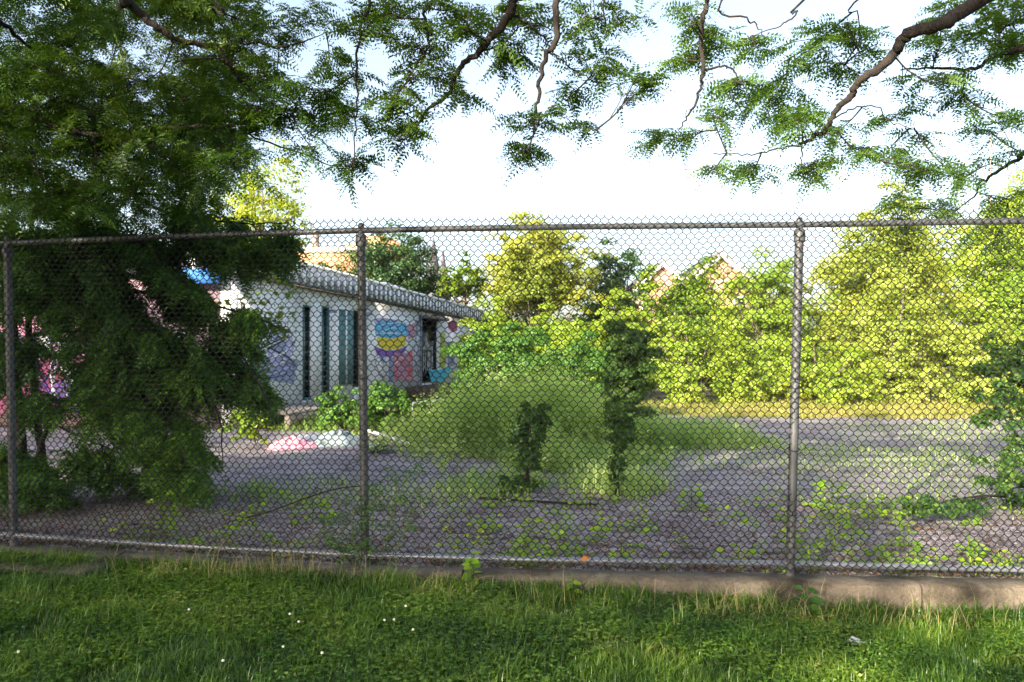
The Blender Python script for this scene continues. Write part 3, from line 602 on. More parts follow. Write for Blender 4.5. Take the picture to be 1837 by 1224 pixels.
# ------------------------------------------------------------------ traced-branch leafy trees (near)
def nearest(pts,q,k=4):
    d=np.linalg.norm(pts-q,axis=1); i=np.argsort(d)[:k]; return pts[random.choice(list(i))]
def branchtree(root,branches,blobs,mat,leafL=.15,pairs=7,ll=.031,lw=.0125,tw=6,lp=9,djit=.35,hang=.18,bark='bark',slant=0.):
    w=Acc(); a=Acc(); pts=[]
    for (P,r0,r1) in branches:
        Q=smoothline(P,6); Q[1:-1]+=rng.normal(scale=.006,size=(len(Q)-2,3)); w.add(*tube(Q,np.linspace(r0,r1,len(Q))*(.82 if r0<.15 else 1),8)); pts.append(Q)
    pts=np.vstack(pts); base=pts.copy(); LP=[];LD=[];LN=[]
    for (x,y,rx,ry,d,k) in blobs:
        c=px(x,y,d+rng.normal()*djit*.5)
        s=nearest(pts,c,3); m=(s+c)/2+rng.normal(scale=.06,size=3)*np.linalg.norm(c-s); sub=smoothline([s,m,c],5); w.add(*tube(sub,np.linspace(.0065,.003,len(sub)),5))
        pts=np.vstack([pts,sub[2:]])
        for t in range(int(round(tw*k))):
            ang=rng.random()*2*np.pi; q=math.sqrt(rng.random()); ex,ey=rx*q*math.cos(ang),ry*q*math.sin(ang); e=px(x+ex*math.cos(slant)-ey*math.sin(slant),y+ex*math.sin(slant)+ey*math.cos(slant),d+rng.normal()*djit*.4)
            s=sub[random.randrange(len(sub)//3,len(sub))]; m=(s+e)/2+np.array([0,0,.03])+rng.normal(scale=.05,size=3)*np.linalg.norm(e-s); tg=smoothline([s,m,e],5)
            w.add(*tube(tg,np.linspace(.0032,.0012,len(tg)),4))
            td=norm(tg[-1]-tg[0]); 
            for j in range(lp):
                u=.3+.7*(j+rng.random())/lp; f=u*(len(tg)-1); i0=min(int(f),len(tg)-2); p=tg[i0]+(tg[i0+1]-tg[i0])*(f-i0)
                sd=norm(np.cross(td,[0,0,1.]))*(1 if j%2 else -1); LP.append(p); LD.append(td*.6+sd*(.5+.5*rng.random())+rng.normal(scale=.3,size=3)+np.array([0,0,-hang])); LN.append(np.array([0,0,1.])+rng.normal(scale=.45,size=3))
    LP=np.array(LP);LD=np.array(LD);LN=np.array(LN)
    pinnate(a,LP,LD,LN,leafL*(.65+.6*rng.random(len(LP))),pairs,ll,lw,.28)
    # rachises as thin strips
    E=LP+norm(LD)*(leafL*.95); 
    leaves(a,LP,LD,LN,leafL*.95,.0025,fold=0)
    w.build('trunk',M[bark],root,smooth=True); a.build('crown',M[mat],root)
def pl(d0,d1,*pts):
    n=len(pts); return [px(x,y,d0+(d1-d0)*i/max(1,n-1)) for i,(x,y) in enumerate(pts)]
# right locust
rb=np.array([6.1,3.4,-.14]); r=thing('locust_tree','honey locust tree overhanging the right half of the fence on a thick crooked limb','tree',rb,'honey locusts overhanging the fence')
fork=np.array([5.6,3.7,4.3]); hi=np.array([4.2,4.0,5.6])
m0=px(1760,0,4.8)
B=[([rb,rb+[.05,.05,2.2],fork,[5.0,3.9,6.5]],.20,.10),
   ([fork,[4.3,4.3,4.55],m0]+pl(4.8,5.3,(1700,40),(1640,56),(1618,72),(1608,92),(1575,125),(1540,147),(1525,175),(1495,205),(1485,228),(1452,252),(1430,262)),.062,.012),
   (pl(5.3,5.4,(1430,262),(1390,268),(1340,277),(1280,275)),.008,.004),
   (pl(5.3,5.3,(1440,260),(1438,290),(1441,322)),.007,.003),
   (pl(5.2,5.6,(1487,218),(1530,195),(1578,194),(1588,215),(1640,230)),.007,.003),
   ([fork]+pl(4.9,5.6,(1940,40),(1837,86),(1800,97),(1740,124),(1680,123),(1615,126)),.035,.006),
   ([fork]+pl(6.0,6.6,(1930,220),(1837,277),(1826,286),(1780,315),(1755,330),(1748,352),(1700,388)),.03,.005),
   ([[5.0,3.9,6.0],[3.0,4.4,4.9]]+pl(4.9,5.1,(1275,-60),(1268,0),(1258,60),(1259,130),(1257,160),(1236,205),(1217,235)),.035,.004),
   (pl(5,5,(1259,128),(1300,118),(1322,136),(1308,162),(1330,200)),.01,.004),
   ([[3.0,4.4,4.9]]+pl(4.9,5,(1318,-20),(1337,33),(1357,45),(1372,66)),.012,.003),
   ([[3.0,4.4,4.9]]+pl(4.9,5,(1455,-10),(1430,22),(1400,48),(1350,64)),.012,.003),
   ([[3.6,4.3,4.9]]+pl(5,5,(1560,-20),(1543,30),(1540,110)),.01,.003)]
bl=[(1237,50,38,48,1),(1285,80,45,38,1),(1227,108,35,20,.8),(1359,88,58,32,.9),(1406,111,48,32,1),(1470,67,55,30,.9),(1521,44,30,34,.8),(1514,118,58,34,1.1),(1575,78,38,22,.7),(1690,78,70,38,1.6),(1790,50,60,55,2.4),(1690,20,40,18,.8),(1820,90,40,20,1),(1672,150,66,28,1),(1723,182,42,24,.8),(1335,152,52,38,1.2),(1379,202,80,36,2.4),(1436,220,58,34,1.6),(1278,209,36,32,.8),(1234,256,28,24,.6),(1284,304,22,16,.4),(1355,300,38,22,.8),(1453,297,52,34,1.1),(1487,250,55,22,.9),(1605,216,50,22,.7),(1645,236,32,22,.5),(1541,277,46,22,.8),(1588,277,46,18,.7),(1673,310,60,24,1.5),(1723,324,36,22,.7),(1774,233,58,18,.9),(1818,219,28,14,.5),(1797,290,32,14,.4),(1850,30,50,60,1.5),(1180,255,34,22,.8)]
bl=[(x,y,rx,ry,5.0+.5*rng.random()+(.3 if y>200 else 0),k) for x,y,rx,ry,k in [(x,y,rx*1.12,ry*1.1,k*1.15) for x,y,rx,ry,k in bl]]+[(1598,372,34,28,6.4,1),(1690,376,56,20,6.5,1.3),(1808,366,48,34,6.6,1.3),(1600,405,40,20,6.5,.6),(1780,440,60,30,6.6,.9)]
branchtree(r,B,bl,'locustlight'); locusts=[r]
# middle and left locust
lb=np.array([-5.9,4.2,.05]); r=thing('locust_tree','dense honey locust tree filling the upper left and hanging over the centre','tree',lb,'honey locusts overhanging the fence')
lf=np.array([-5.4,4.8,3.6]); lh=np.array([-3.4,4.8,5.8])
B=[([lb,lb+[.1,.1,1.8],lf,lh],.24,.10),
   ([lf]+pl(5.6,6.6,(-120,190),(0,200),(60,212),(110,232),(200,243),(260,232),(340,228),(410,226),(445,212),(500,192)),.05,.01),
   (pl(6.5,6.9,(405,228),(470,252),(540,275),(600,300),(640,305)),.012,.004),
   ([lh]+pl(5.2,5.9,(200,-40),(225,0),(262,32),(300,62),(330,76),(390,88),(420,130),(450,165),(500,190),(560,212)),.045,.007),
   (pl(5.6,5.8,(390,86),(440,76),(520,82),(585,58)),.014,.004),
   ([lh]+pl(5.3,5.6,(372,-20),(380,15),(398,45),(416,80)),.012,.006),
   ([lf]+pl(6,7,(-60,60),(0,40),(30,65),(60,92),(140,150),(230,190)),.03,.006),
   ([lf]+pl(7,8,(-80,330),(40,300),(160,330),(280,350),(400,330)),.035,.007),
   ([lh,[-1.2,4.8,5.3]]+pl(4.8,5.2,(915,-60),(919,0),(913,30),(880,70),(858,95),(822,124),(806,165),(770,195),(740,235),(718,258)),.05,.005),
   (pl(4.9,5,(917,26),(950,45),(975,68),(988,88)),.012,.007),
   ([[-1.2,4.8,5.3],[.1,4.8,4.6]]+pl(4.9,5,(1000,-60),(999,0),(997,75),(982,95),(968,140),(966,180),(958,212),(955,250),(940,275)),.035,.004),
   (pl(5,5.2,(985,92),(1010,110),(1035,130),(1085,150),(1140,145)),.008,.003),
   ([[.1,4.8,4.6]]+pl(4.9,5,(1070,-30),(1083,30),(1092,70)),.012,.003),
   ([[-1.6,4.8,5.2]]+pl(5,5,(755,-40),(760,25),(768,80),(745,120),(740,150)),.018,.004),
   ([[-2.0,4.8,5.2]]+pl(5,5.2,(640,-40),(650,40),(640,110),(640,200),(634,300)),.018,.004),
   (pl(5,5,(966,205),(1000,205),(1035,225),(1075,232)),.005,.002)]
bl=[(711,34,85,34,2.2),(752,88,52,28,1.1),(836,44,48,32,1.2),(735,142,38,24,.8),(789,142,38,18,.7),(634,135,42,24,.9),(700,190,56,32,1.5),(634,210,48,42,1.6),(711,253,52,32,1.3),(752,220,34,18,.5),(634,305,56,34,1.3),(843,182,28,9,.3),(816,160,30,18,.5),(904,84,56,36,1.2),(924,125,46,26,1.2),(954,27,56,28,1.1),(1055,35,56,32,1.2),(1126,34,34,28,.9),(1072,111,70,36,1.8),(1140,142,46,20,1),(1020,170,38,22,.8),(965,220,62,26,1.4),(941,267,44,26,1.1),(1072,230,38,11,.5),(880,20,60,30,1),(790,20,50,28,1.1),(1000,60,50,30,1),(660,60,60,40,1.3)]
bl=[(x,y,rx,ry,4.9+.5*rng.random(),k) for x,y,rx,ry,k in bl]
bl+=[(x,y,rx,ry,5.4+.9*rng.random(),k) for x,y,rx,ry,k in [(500,50,80,40,2),(560,25,60,26,1.5),(470,130,66,38,2),(540,165,66,42,1.9),(590,110,44,32,.9),(520,210,66,30,1.5),(598,225,40,26,.9),(560,268,56,16,.8),(470,230,50,24,1.3),(600,180,40,30,1),(430,60,60,50,2.2),(440,190,60,40,2)]]
for k in range(190):
    x=rng.uniform(-90,440); y=rng.uniform(-60,400)
    if y>300 and 30<x<250 and rng.random()<.55: continue
    if x>380 and y>300: continue
    bl.append((x,y,85,50,rng.uniform(5.3,8.4),1.65))
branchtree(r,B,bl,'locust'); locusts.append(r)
# drooping dark tree behind the fence on the left
db=np.array([-5.6,9.0,LOTZ]); r=thing('drooping_tree','dark drooping multi-stemmed tree behind the left bay of the fence','tree',db)
tops=[px(20,380,8.8),px(60,330,9.0),px(130,400,8.6)]
B=[([db,px(30,700,8.8),px(25,560,8.8),tops[0]],.07,.03),([db+[.25,0,0],px(62,720,9),px(52,540,9),tops[1]],.06,.03),([db+[.1,-.1,0],px(90,760,8.7),px(170,700,8.5),px(230,660,8.4)],.04,.012),
   ([px(52,540,9)]+pl(8.7,8,(160,470),(260,450),(360,445),(480,455)),.03,.006),
   ([px(52,540,9)]+pl(8.6,7.6,(180,480),(300,530),(400,600),(470,700),(490,760)),.03,.006),
   ([px(52,560,9)]+pl(8.6,7.6,(200,520),(330,540),(430,560),(525,600)),.03,.006),
   ([px(60,600,9)]+pl(8.6,7.6,(220,590),(330,660),(390,740),(400,830)),.03,.006),
   ([px(60,640,9)]+pl(8.6,7.4,(200,640),(270,740),(320,830),(330,880)),.025,.006),
   ([px(90,760,8.7)]+pl(8.4,7.5,(160,790),(230,820),(300,860)),.02,.005),
   ([tops[1]]+pl(8.6,8,(200,340),(300,380),(420,400),(520,400)),.03,.006)]
bl=[]
def fill(x0,x1,y0,y1,n,k,rx=76,ry=20,d0=7.5,d1=9):
    for _ in range(n): bl.append((rng.uniform(x0,x1),rng.uniform(y0,y1),rx,ry,rng.uniform(d0,d1),k))
fill(10,420,390,470,34,2); fill(20,330,470,540,20,1.8,90,17); fill(150,340,520,700,24,1.6,95,16); fill(330,430,550,690,8,1.3,75,13); fill(230,385,640,790,18,1.5,85,16); fill(120,340,780,870,16,1.5,80,16); fill(10,120,780,900,13,1.5,70,18); fill(400,490,560,640,7,1.1,44,14); fill(410,470,660,710,6,1.2,44,14); fill(410,530,425,462,9,1.3,44,14); fill(-20,200,420,560,26,2,d0=8,d1=9.5); fill(-20,60,560,760,8,1.4,d0=8,d1=9.5); fill(60,210,560,770,6,.8,60,14,8,9.3)
fill(150,260,700,790,8,1.2)
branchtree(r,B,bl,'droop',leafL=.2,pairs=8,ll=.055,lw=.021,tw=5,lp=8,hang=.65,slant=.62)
# leafy sapling over the building corner
T('maple_sapling','bright green broad-leaved sapling in front of the building corner',395,540,500,640,10.5,'mid',size=.08,seed=50,cat='sapling',tr=.025,dens=.16,cl=.3,tx=-1.5)
T('maple_sapling','leafy green sapling beside the deck left of the narrow windows',400,500,710,812,13.3,'mid',size=.07,seed=51,cat='sapling',tr=.02,dens=.5)

# shade trees out of the picture: behind and left of the viewer
GB='street trees behind the viewer'
def shade(x,y,h,rx,label,i,dens=.5): tree('street_tree',label,(x,y),[(x,y,h*.62,rx,rx,h*.36)],'mid',.22,seed=60+i,group=GB,size=.28,dens=dens)
for i,(x,y,h,rx,l) in enumerate([(-11.6,-9.5,9.6,2.9,'close behind the viewer to the left'),(-15,-8.5,9.6,3.2,'behind the viewer to the left'),(-13,-4.5,9.0,3.0,'left of the viewer'),(-3.6,-10.5,9,2.5,'behind the viewer'),(-19,-1,9.5,3.6,'far left of the viewer'),(.5,-11,8.6,3.,'directly behind the viewer'),(7,-12,9,3.2,'behind the viewer to the right'),(-24,5,9,3.6,'far left beside the building'),(-14,10,6.5,2.8,'beside the front of the building, added to shade its wall'),(-19,9,7.5,3,'near the front of the building, added to shade its wall')]):  # last pair, by the building front, added to keep sun off its wall
    shade(x,y,h,rx,'round-crowned street tree standing out of view '+l,i,.85)
for k,(x,y,z,rx,ry,rz) in enumerate([(-5.5,.5,6.6,3.0,2.4,1.7),(-1.5,-1.5,6.9,2.4,1.9,1.5),(2.2,-.5,6.9,2.2,1.8,1.4),(5.8,1.5,6.6,2.4,2.2,1.5),(-10,1,6.2,2.8,2.4,1.8)]):  # unseen leaf clumps overhead, added to shade canopy, fence and lawn
    a=Acc(); crown(a,(x,y,z),(rx,ry,rz),60,5500,.13,k,.25,.3); a.build('added_shade_foliage',M['locust'],locusts[0] if x>0 else locusts[1])

# ------------------------------------------------------------------ white building
def WY(x): return 9.09/(.184-(x-CX)/F)
NW=norm(np.array([1,-.184,0.])); DW=norm(np.array([.184,1,0.]))
def wp(x,y,off=0.):
    Y=WY(x); p=np.array([(x-CX)/F*Y,Y,CAMZ+(HY-y)/F*Y]); return p+NW*off
def wY(Y,z,off=0.): return np.array([-5.41+.184*(Y-20),Y,z])+NW*off
Y0=WY(415); Y1=39.2; ZT=1.65+2.32; ZF=1.65+1.80; ZB=.48
bld=thing('white_building','long low white building covered in graffiti, with a ribbed grey metal fascia','building',wY(Y0,LOTZ))
LW=-NW   # direction to the left (back) of long wall
corner=wY(Y0,0); 
def wallbox(name,Ya,Yb,z0,z1,thick,off,mat,parent=bld):
    a=Acc(); b=[wY(Ya,z0,off),wY(Yb,z0,off),wY(Yb,z0,off-thick),wY(Ya,z0,off-thick)]; t=[p+[0,0,z1-z0] for p in b]; hexa(a,b,t); return a.build(name,mat,parent)
# openings (photo columns/rows on the wall)
ops=[(543,558,548,717),(577,590,550,708),(633,642,558,694),(757,782,573,686)]
edges=[Y0]; segs=[]
for (xa,xb,yt,yb) in ops: segs.append((WY(xa),WY(xb)))
prev=Y0; a=Acc()
def wb(a,Ya,Yb,z0,z1,off=0,thick=.25):
    b=[wY(Ya,z0,off),wY(Yb,z0,off),wY(Yb,z0,off-thick),wY(Ya,z0,off-thick)]; hexa(a,b,[p+[0,0,z1-z0] for p in b])
for (ya,yb),(xa,xb,yt,ybm) in zip(segs,ops):
    wb(a,prev,ya,LOTZ-.1,ZF+.05); zt=wp((xa+xb)/2,yt)[2]; zb=max(ZB+.02,wp((xa+xb)/2,ybm)[2])
    wb(a,ya,yb,zt,ZF+.05); wb(a,ya,yb,LOTZ-.1,zb); prev=yb
wb(a,prev,Y1,LOTZ-.1,ZF+.05)
a.build('wall',M['whitebrick'],bld)
# front facade facing the lot, far wall, left wall
a=Acc(); 
def fp(s,z,off=0.):   # s metres left of the corner, off metres toward the viewer
    return corner*[1,1,0]-NW*s-DW*off+np.array([0,0,z])
def fb(a,s0,s1,z0,z1,off,thick):
    b=[fp(s0,z0,off),fp(s0,z0,off-thick),fp(s1,z0,off-thick),fp(s1,z0,off)]; hexa(a,b,[p+[0,0,z1-z0] for p in b])
fb(a,.255,13,LOTZ-.1,ZF+.05,0,.25); a.build('front_wall',M['pinkbrick'],bld)
a=Acc(); b=[wY(Y1-.25,LOTZ,-.26),wY(Y1,LOTZ,-.26),wY(Y1,LOTZ,-13),wY(Y1-.25,LOTZ,-13)]; hexa(a,b,[p+[0,0,ZF-LOTZ] for p in b])
b=[wY(Y0+.26,LOTZ,-12.75),wY(Y1-.3,LOTZ,-12.75),wY(Y1-.3,LOTZ,-13),wY(Y0+.26,LOTZ,-13)]; hexa(a,b,[p+[0,0,ZF-LOTZ] for p in b]); a.build('rear_wall',M['whitebrick'],bld)
# fascia
fa=Acc(); wb(fa,Y0-.3,Y1+.3,ZF,ZT-.04,.30,.45); fb(fa,.16,13.2,ZF,ZT-.04,.30,.45); a=Acc()
for Y in np.arange(Y0-.2,Y1+.3,.42): wb(a,Y,Y+.11,ZF+.02,ZT-.05,.345,.04)
for s in np.arange(-.2,13,.42): fb(a,s,s+.11,ZF+.02,ZT-.05,.345,.04)
fo=fa.build('fascia',M['fascia'],bld,second=(a,M['seam']))
a=Acc(); wb(a,Y0-.35,Y1+.35,ZT-.04,ZT+.045,.36,.55); fb(a,.20,13.3,ZT-.04,ZT+.045,.36,.55); a.build('coping',M['seam'],fo)
a=Acc(); wb(a,Y0-.05,Y1,ZF-.045,ZF-.005,.10,.09); a.build('soffit_trim',M['slate'],fo)
a=Acc(); b=[wY(Y0,ZT-.2,-.2),wY(Y1,ZT-.2,-.2),wY(Y1,ZT-.2,-12.9),wY(Y0,ZT-.2,-12.9)]; hexa(a,b,[p+[0,0,.12] for p in b]); ro=a.build('roof',M['roofing'],bld)
for (x,yy) in [(715,524),(733,522)]:
    Y=WY(x); a=Acc(); c=wY(Y,ZT+.12,-.6); box(a,c,(.5,.7,.35),np.array([NW,DW,[0,0,1.]])); a.build('roof_vent',M['fascia'],ro)
# windows / openings
def opening(i,name,glassmat,frame='teal',label=None,louvre=False):
    xa,xb,yt,yb=ops[i]; ya,yb_=segs[i]; zt=wp((xa+xb)/2,yt)[2]; zb=max(ZB+.02,wp((xa+xb)/2,yb)[2])
    a=Acc(); f=.05
    wb(a,ya,ya+f,zb,zt,.02,.12); wb(a,yb_-f,yb_,zb,zt,.02,.12); wb(a,ya+f,yb_-f,zt-f,zt,.02,.12); wb(a,ya+f,yb_-f,zb,zb+f,.02,.12)
    fr=a.build(name,M[frame],bld)
    if label: fr['label']=label
    a=Acc(); wb(a,ya+f,yb_-f,zb+f,zt-f,-.05,.03); g=a.build('pane' if name=='window' else 'door_leaf',M[glassmat],fr)
    a=Acc(); wb(a,ya+.05,yb_-.05,(zb+zt)/2-.02,(zb+zt)/2+.02,-.02,.03); a.build('glazing_bar',M[frame],fr)
    return fr
opening(0,'window','glass',label='nearest tall narrow dark window'); opening(1,'window','glass',label='second tall narrow dark window'); opening(2,'window','glass','darkframe')
dr=opening(3,'door','glass','darkframe',label='dark doorway with scribbled white graffiti')
a=Acc(); Y=WY(768)
for k in range(9):
    yy=segs[3][0]+.08+k*(segs[3][1]-segs[3][0]-.2)/9; pp=[wY(yy+.04*math.sin(k),ZB+.5+.1*(k%3),-.045),wY(yy+.1*math.sin(k*2.),ZB+1.2,-.045),wY(yy+.03,ZB+1.7+.15*math.sin(k*5),-.045)]
    a.add(*tube(smoothline(pp,5),.012,4))
a.build('graffiti_scribble',M['p_white'],dr)
a=Acc(); wb(a,segs[3][0]-.3,segs[3][1]+.3,wp(768,574)[2],wp(768,574)[2]+.12,.5,.49); a.build('door_canopy',M['slate'],bld)
a=Acc(); wb(a,WY(608),WY(631),wp(618,690)[2],wp(618,556)[2],.05,.045); a.build('wall_panel',M['tealpanel'],bld)
a=Acc(); wb(a,WY(617),WY(619),wp(618,688)[2],wp(618,558)[2],.07,.019); a.build('panel_seam',M['seam'],bld)
for x in (649,752): 
    a=Acc(); Y=WY(x); a.add(*tube([wY(Y,ZB,.08),wY(Y,ZF-.15,.08)],.04,8)); a.build('downpipe',M['teal'] if x==649 else M['fascia'],bld,smooth=True)
a=Acc(); wb(a,WY(555),WY(575),wp(565,715)[2],wp(565,552)[2],.03,.029); a.build('pilaster',M['white'],bld)
a=Acc(); c=wp(775,570,.15); box(a,c,(.16,.3,.22),np.array([NW,DW,[0,0,1.]])); a.build('wall_lamp',M['darkframe'],bld)
# graffiti patches: irregular painted shapes on the wall
def patch(pts,mat,off=.004,front=False,wig=.5):
    pts=np.array(pts,float); n=len(pts); Q=[]
    for i in range(n):
        p,q=pts[i],pts[(i+1)%n]
        for t in np.linspace(0,1,5,endpoint=False): Q.append(p+(q-p)*t+rng.normal(scale=wig,size=2))
    if front: 
        V=[]
        for (x,y) in Q:   # intersect with front plane
            d=np.array([(x-CX)/F,1,(HY-y)/F]); t=np.dot(corner*[1,1,0],DW)/np.dot(d,DW); V.append(d*t+[0,0,CAMZ]-DW*off)
    else: V=[wp(x,y,off) for x,y in Q]
    a=Acc(); c=np.mean(V,0); V=[c]+V; m=len(Q); a.add(V,[[0,1+i,1+(i+1)%m] for i in range(m)]); o=a.build('graffiti',M[mat],bld); return o
patch([(672,577),(700,574),(728,580),(733,600),(720,608),(690,606),(674,603)],'p_blue',.006)
patch([(676,604),(700,608),(727,602),(728,618),(715,627),(690,628),(677,620)],'p_yellow',.008)
patch([(672,622),(690,630),(715,628),(730,622),(724,634),(700,640),(685,642),(675,636)],'p_purple',.004)
patch([(704,632),(722,636),(738,630),(741,655),(739,685),(724,680),(706,684)],'p_pink',.010,wig=.8)
patch([(732,632),(740,630),(739,646),(733,650)],'p_red',.013,wig=.4); patch([(728,655),(738,660),(739,672),(732,684),(730,670)],'p_red',.013,wig=.4); patch([(708,640),(712,638),(712,680),(708,682)],'p_red',.013,wig=.3)
patch([(729,585),(745,580),(742,605),(732,610)],'p_pink',.004)
patch([(670,572),(685,570),(720,575),(722,579),(690,576),(672,580)],'p_lilac',.012)
patch([(788,598),(799,598),(801,640),(798,660),(787,660),(789,630)],'p_lime',.006)
patch([(803,578),(812,574),(822,580),(820,593),(812,597),(804,590)],'p_magenta',.006)
patch([(800,615),(815,612),(816,655),(803,660)],'p_slate',.006)
patch([(765,662),(785,664),(806,658),(806,668),(795,685),(772,686)],'p_cyan',.05)
patch([(681,640),(690,638),(692,650),(683,652)],'p_lilac',.006); patch([(697,641),(706,641),(706,686),(697,686)],'p_slate',.006,wig=.2)
patch([(425,590),(470,585),(520,590),(530,620),(510,655),(450,660),(425,640)],'p_lilac',.006,wig=1.5)
patch([(440,640),(500,630),(535,650),(525,690),(470,680)],'p_slate',.004,wig=1.5)
patch([(460,600),(475,596),(480,640),(465,645)],'p_white',.01); patch([(495,600),(508,600),(515,650),(500,650)],'p_slate',.01)
def stroke(pts,mat,r=.016,front=False):
    V=[wp(x,y,.012) for x,y in pts] if not front else []
    if front:
        for (x,y) in pts:
            d=np.array([(x-CX)/F,1,(HY-y)/F]); t=np.dot(corner*[1,1,0],DW)/np.dot(d,DW); V.append(d*t+[0,0,CAMZ]-DW*.02)
    a=Acc(); a.add(*tube(smoothline(V,5),r,4)); a.build('graffiti_line',M[mat],bld)
for k,(x0,x1,y0,y1,m) in enumerate([(706,740,636,682,'p_red'),(706,740,640,680,'p_white'),(430,525,590,655,'p_white'),(430,530,600,680,'p_black'),(440,530,640,690,'p_lilac'),(742,756,590,670,'p_slate'),(788,800,600,655,'p_slate'),(672,690,640,680,'p_slate'),(560,574,600,690,'p_lilac'),(674,728,578,600,'p_white')]):
    pp=[(x0+(x1-x0)*(.5+.5*math.sin(j*1.9+k)),y0+(y1-y0)*(.5+.5*math.cos(j*1.3+k*2))) for j in range(8)]; stroke(pp,m,.012 if x0>600 else .02)
for k in range(7):
    x0=-40+k*32; stroke([(x0+45*(.5+.5*math.sin(j*2.1+k)),590+130*(.5+.5*math.cos(j*1.4+k*1.7))) for j in range(9)],['p_white','p_black','p_lilac','p_purple'][k%4],.03,True)
for (xa,xb,yt,yb) in [(655,668,560,566),(744,750,574,600),(590,604,556,562)]: patch([(xa,yt),(xb,yt),(xb,yb),(xa,yb)],'p_slate',.004,wig=.6)
# front facade graffiti and blue band
patch([(-80,575),(40,560),(110,570),(190,600),(205,650),(160,680),(60,670),(-80,680)],'p_pink',.006,True,2)
patch([(-60,610),(30,600),(60,640),(100,650),(150,640),(190,690),(120,745),(20,740),(-60,750)],'p_magenta',.010,True,2)
patch([(95,690),(150,670),(175,700),(150,740),(100,745)],'p_purple',.014,True,1.5)
patch([(60,600),(90,590),(95,640),(70,645)],'p_white',.014,True,1); patch([(110,655),(140,660),(150,690),(120,685)],'p_white',.016,True,1)
patch([(230,600),(330,590),(370,640),(300,700),(230,690)],'p_slate',.006,True,2)
def frontpx(x,y):
    d=np.array([(x-CX)/F,1,(HY-y)/F]); t=np.dot(corner*[1,1,0],DW)/np.dot(d,DW); return d*t+[0,0,CAMZ]
sL=-np.dot(frontpx(275,500)-corner,NW); sR=-np.dot(frontpx(411,500)-corner,NW); zz=frontpx(340,512)[2]; z2=frontpx(340,486)[2]
a=Acc(); fb(a,max(sR,.02),sL,zz,min(z2,9),.36,.035); a.build('blue_sign_board',M['blueboard'],bld)
# deck
dk=thing('wooden_deck','grey raised wooden deck along the white building','deck',wY(Y0,LOTZ))
Yd=WY(560)
a=Acc()
for k in range(9): o=.02+k*.16; wb(a,Y0-.2,Yd+.8,ZB-.05,ZB-.005,o+.15,.15-.008)
a.build('deck_boards',M['deckwood'],dk)
a=Acc(); wb(a,Y0-.2,Yd+.8,ZB-.22,ZB-.055,1.46,.05); a.build('rim_joist',M['deckwood'],dk)
for yy in (Y0-.1,Y0+1.6,Yd+.6): a=Acc(); wb(a,yy,yy+.12,LOTZ-.05,ZB-.056,1.40,.12); a.build('support_post',M['deckwood'],dk)
a=Acc(); wb(a,WY(728),WY(792),LOTZ-.1,wp(760,691)[2],1.1,1.09); tag(a.build('concrete_step',M['concrete'],loc=wY(WY(728),LOTZ)),'low concrete landing in front of the scribbled door','step')

# ------------------------------------------------------------------ debris
def mound(name,label,cat,c,rx,ry,h,mat,seed,loc=None):
    a=Acc(); n=22; m=10; V=[]
    for i in range(m+1):
        r=i/m
        for j in range(n):
            th=2*math.pi*j/n; rr=r*(1+.18*math.sin(3*th+seed)+.1*math.sin(7*th+seed)); z=.7*h*(1-r**1.8)*(.8+.16*math.sin(th*3+r*5+seed)+.08*math.sin(th*7-r*9)+.06*math.sin(r*17+th*2)); V.append((c[0]+rx*rr*math.cos(th),c[1]+ry*rr*math.sin(th),LOTZ+.012+max(0,z)))
    a.add(V,[[i*n+j,i*n+(j+1)%n,(i+1)*n+(j+1)%n,(i+1)*n+j] for i in range(m) for j in range(n)])
    return tag(a.build(name,M[mat],smooth=True,loc=c),label,cat)
g=lambda x,y:(lambda d:(np.array([(x-CX)/F*d,d,LOTZ])))((CAMZ-LOTZ)*F/(y-HY))
mound('pink_blanket','crumpled pink patterned blanket dumped on the asphalt left of the middle post','blanket',g(522,803),.42,.5,.26,'pinkcloth',1)
mound('white_sheet','white sheet lying behind the pink blanket','sheet',g(562,789),.5,.3,.18,'whitecloth',2)
mound('grey_tarpaulin','grey-blue tarpaulin heap left of the middle post','tarpaulin',g(608,797),.5,.6,.36,'greycloth',3)
mound('black_rubbish_bag','black rubbish bag at the foot of the middle post','bag',g(683,812),.25,.3,.16,'blackbag',4)
mound('white_plastic_bag','small white plastic bag right of the middle post','bag',g(668,803),.12,.12,.12,'whitecloth',5)
P=[g(655,792),g(700,800),g(745,806)]; 
for q,z in zip(P,(.22,.14,.06)): q[2]=LOTZ+z
a=Acc(); a.add(*tube(smoothline(P,4),.03,8)); tag(a.build('white_pipe',M['white'],loc=P[0],smooth=True),'white pipe lying slanted right of the middle post','pipe')
b=g(762,792); b2=b.copy(); r=thing('metal_frame','bent white tubular frame standing in the weeds right of the middle post','frame',b)
d=b[1]; P=smoothline([px(746,800,d),px(742,755,d),px(740,728,d),px(746,722,d+.1),px(775,720,d+.3),px(793,716,d+.5),px(796,725,d+.5),px(795,800,d+.5)],5); a=Acc(); a.add(*tube(P,.010,8)); a.build('tube_frame',M['white'],r,smooth=True)
a=Acc(); a.add(*tube([px(743,757,d),px(795,757,d+.5)],.009,6)); a.build('crossbar',M['white'],r)
mound('black_rubbish_bag','black rubbish bag beside the bent white frame','bag',g(738,790),.2,.2,.3,'blackbag',6)

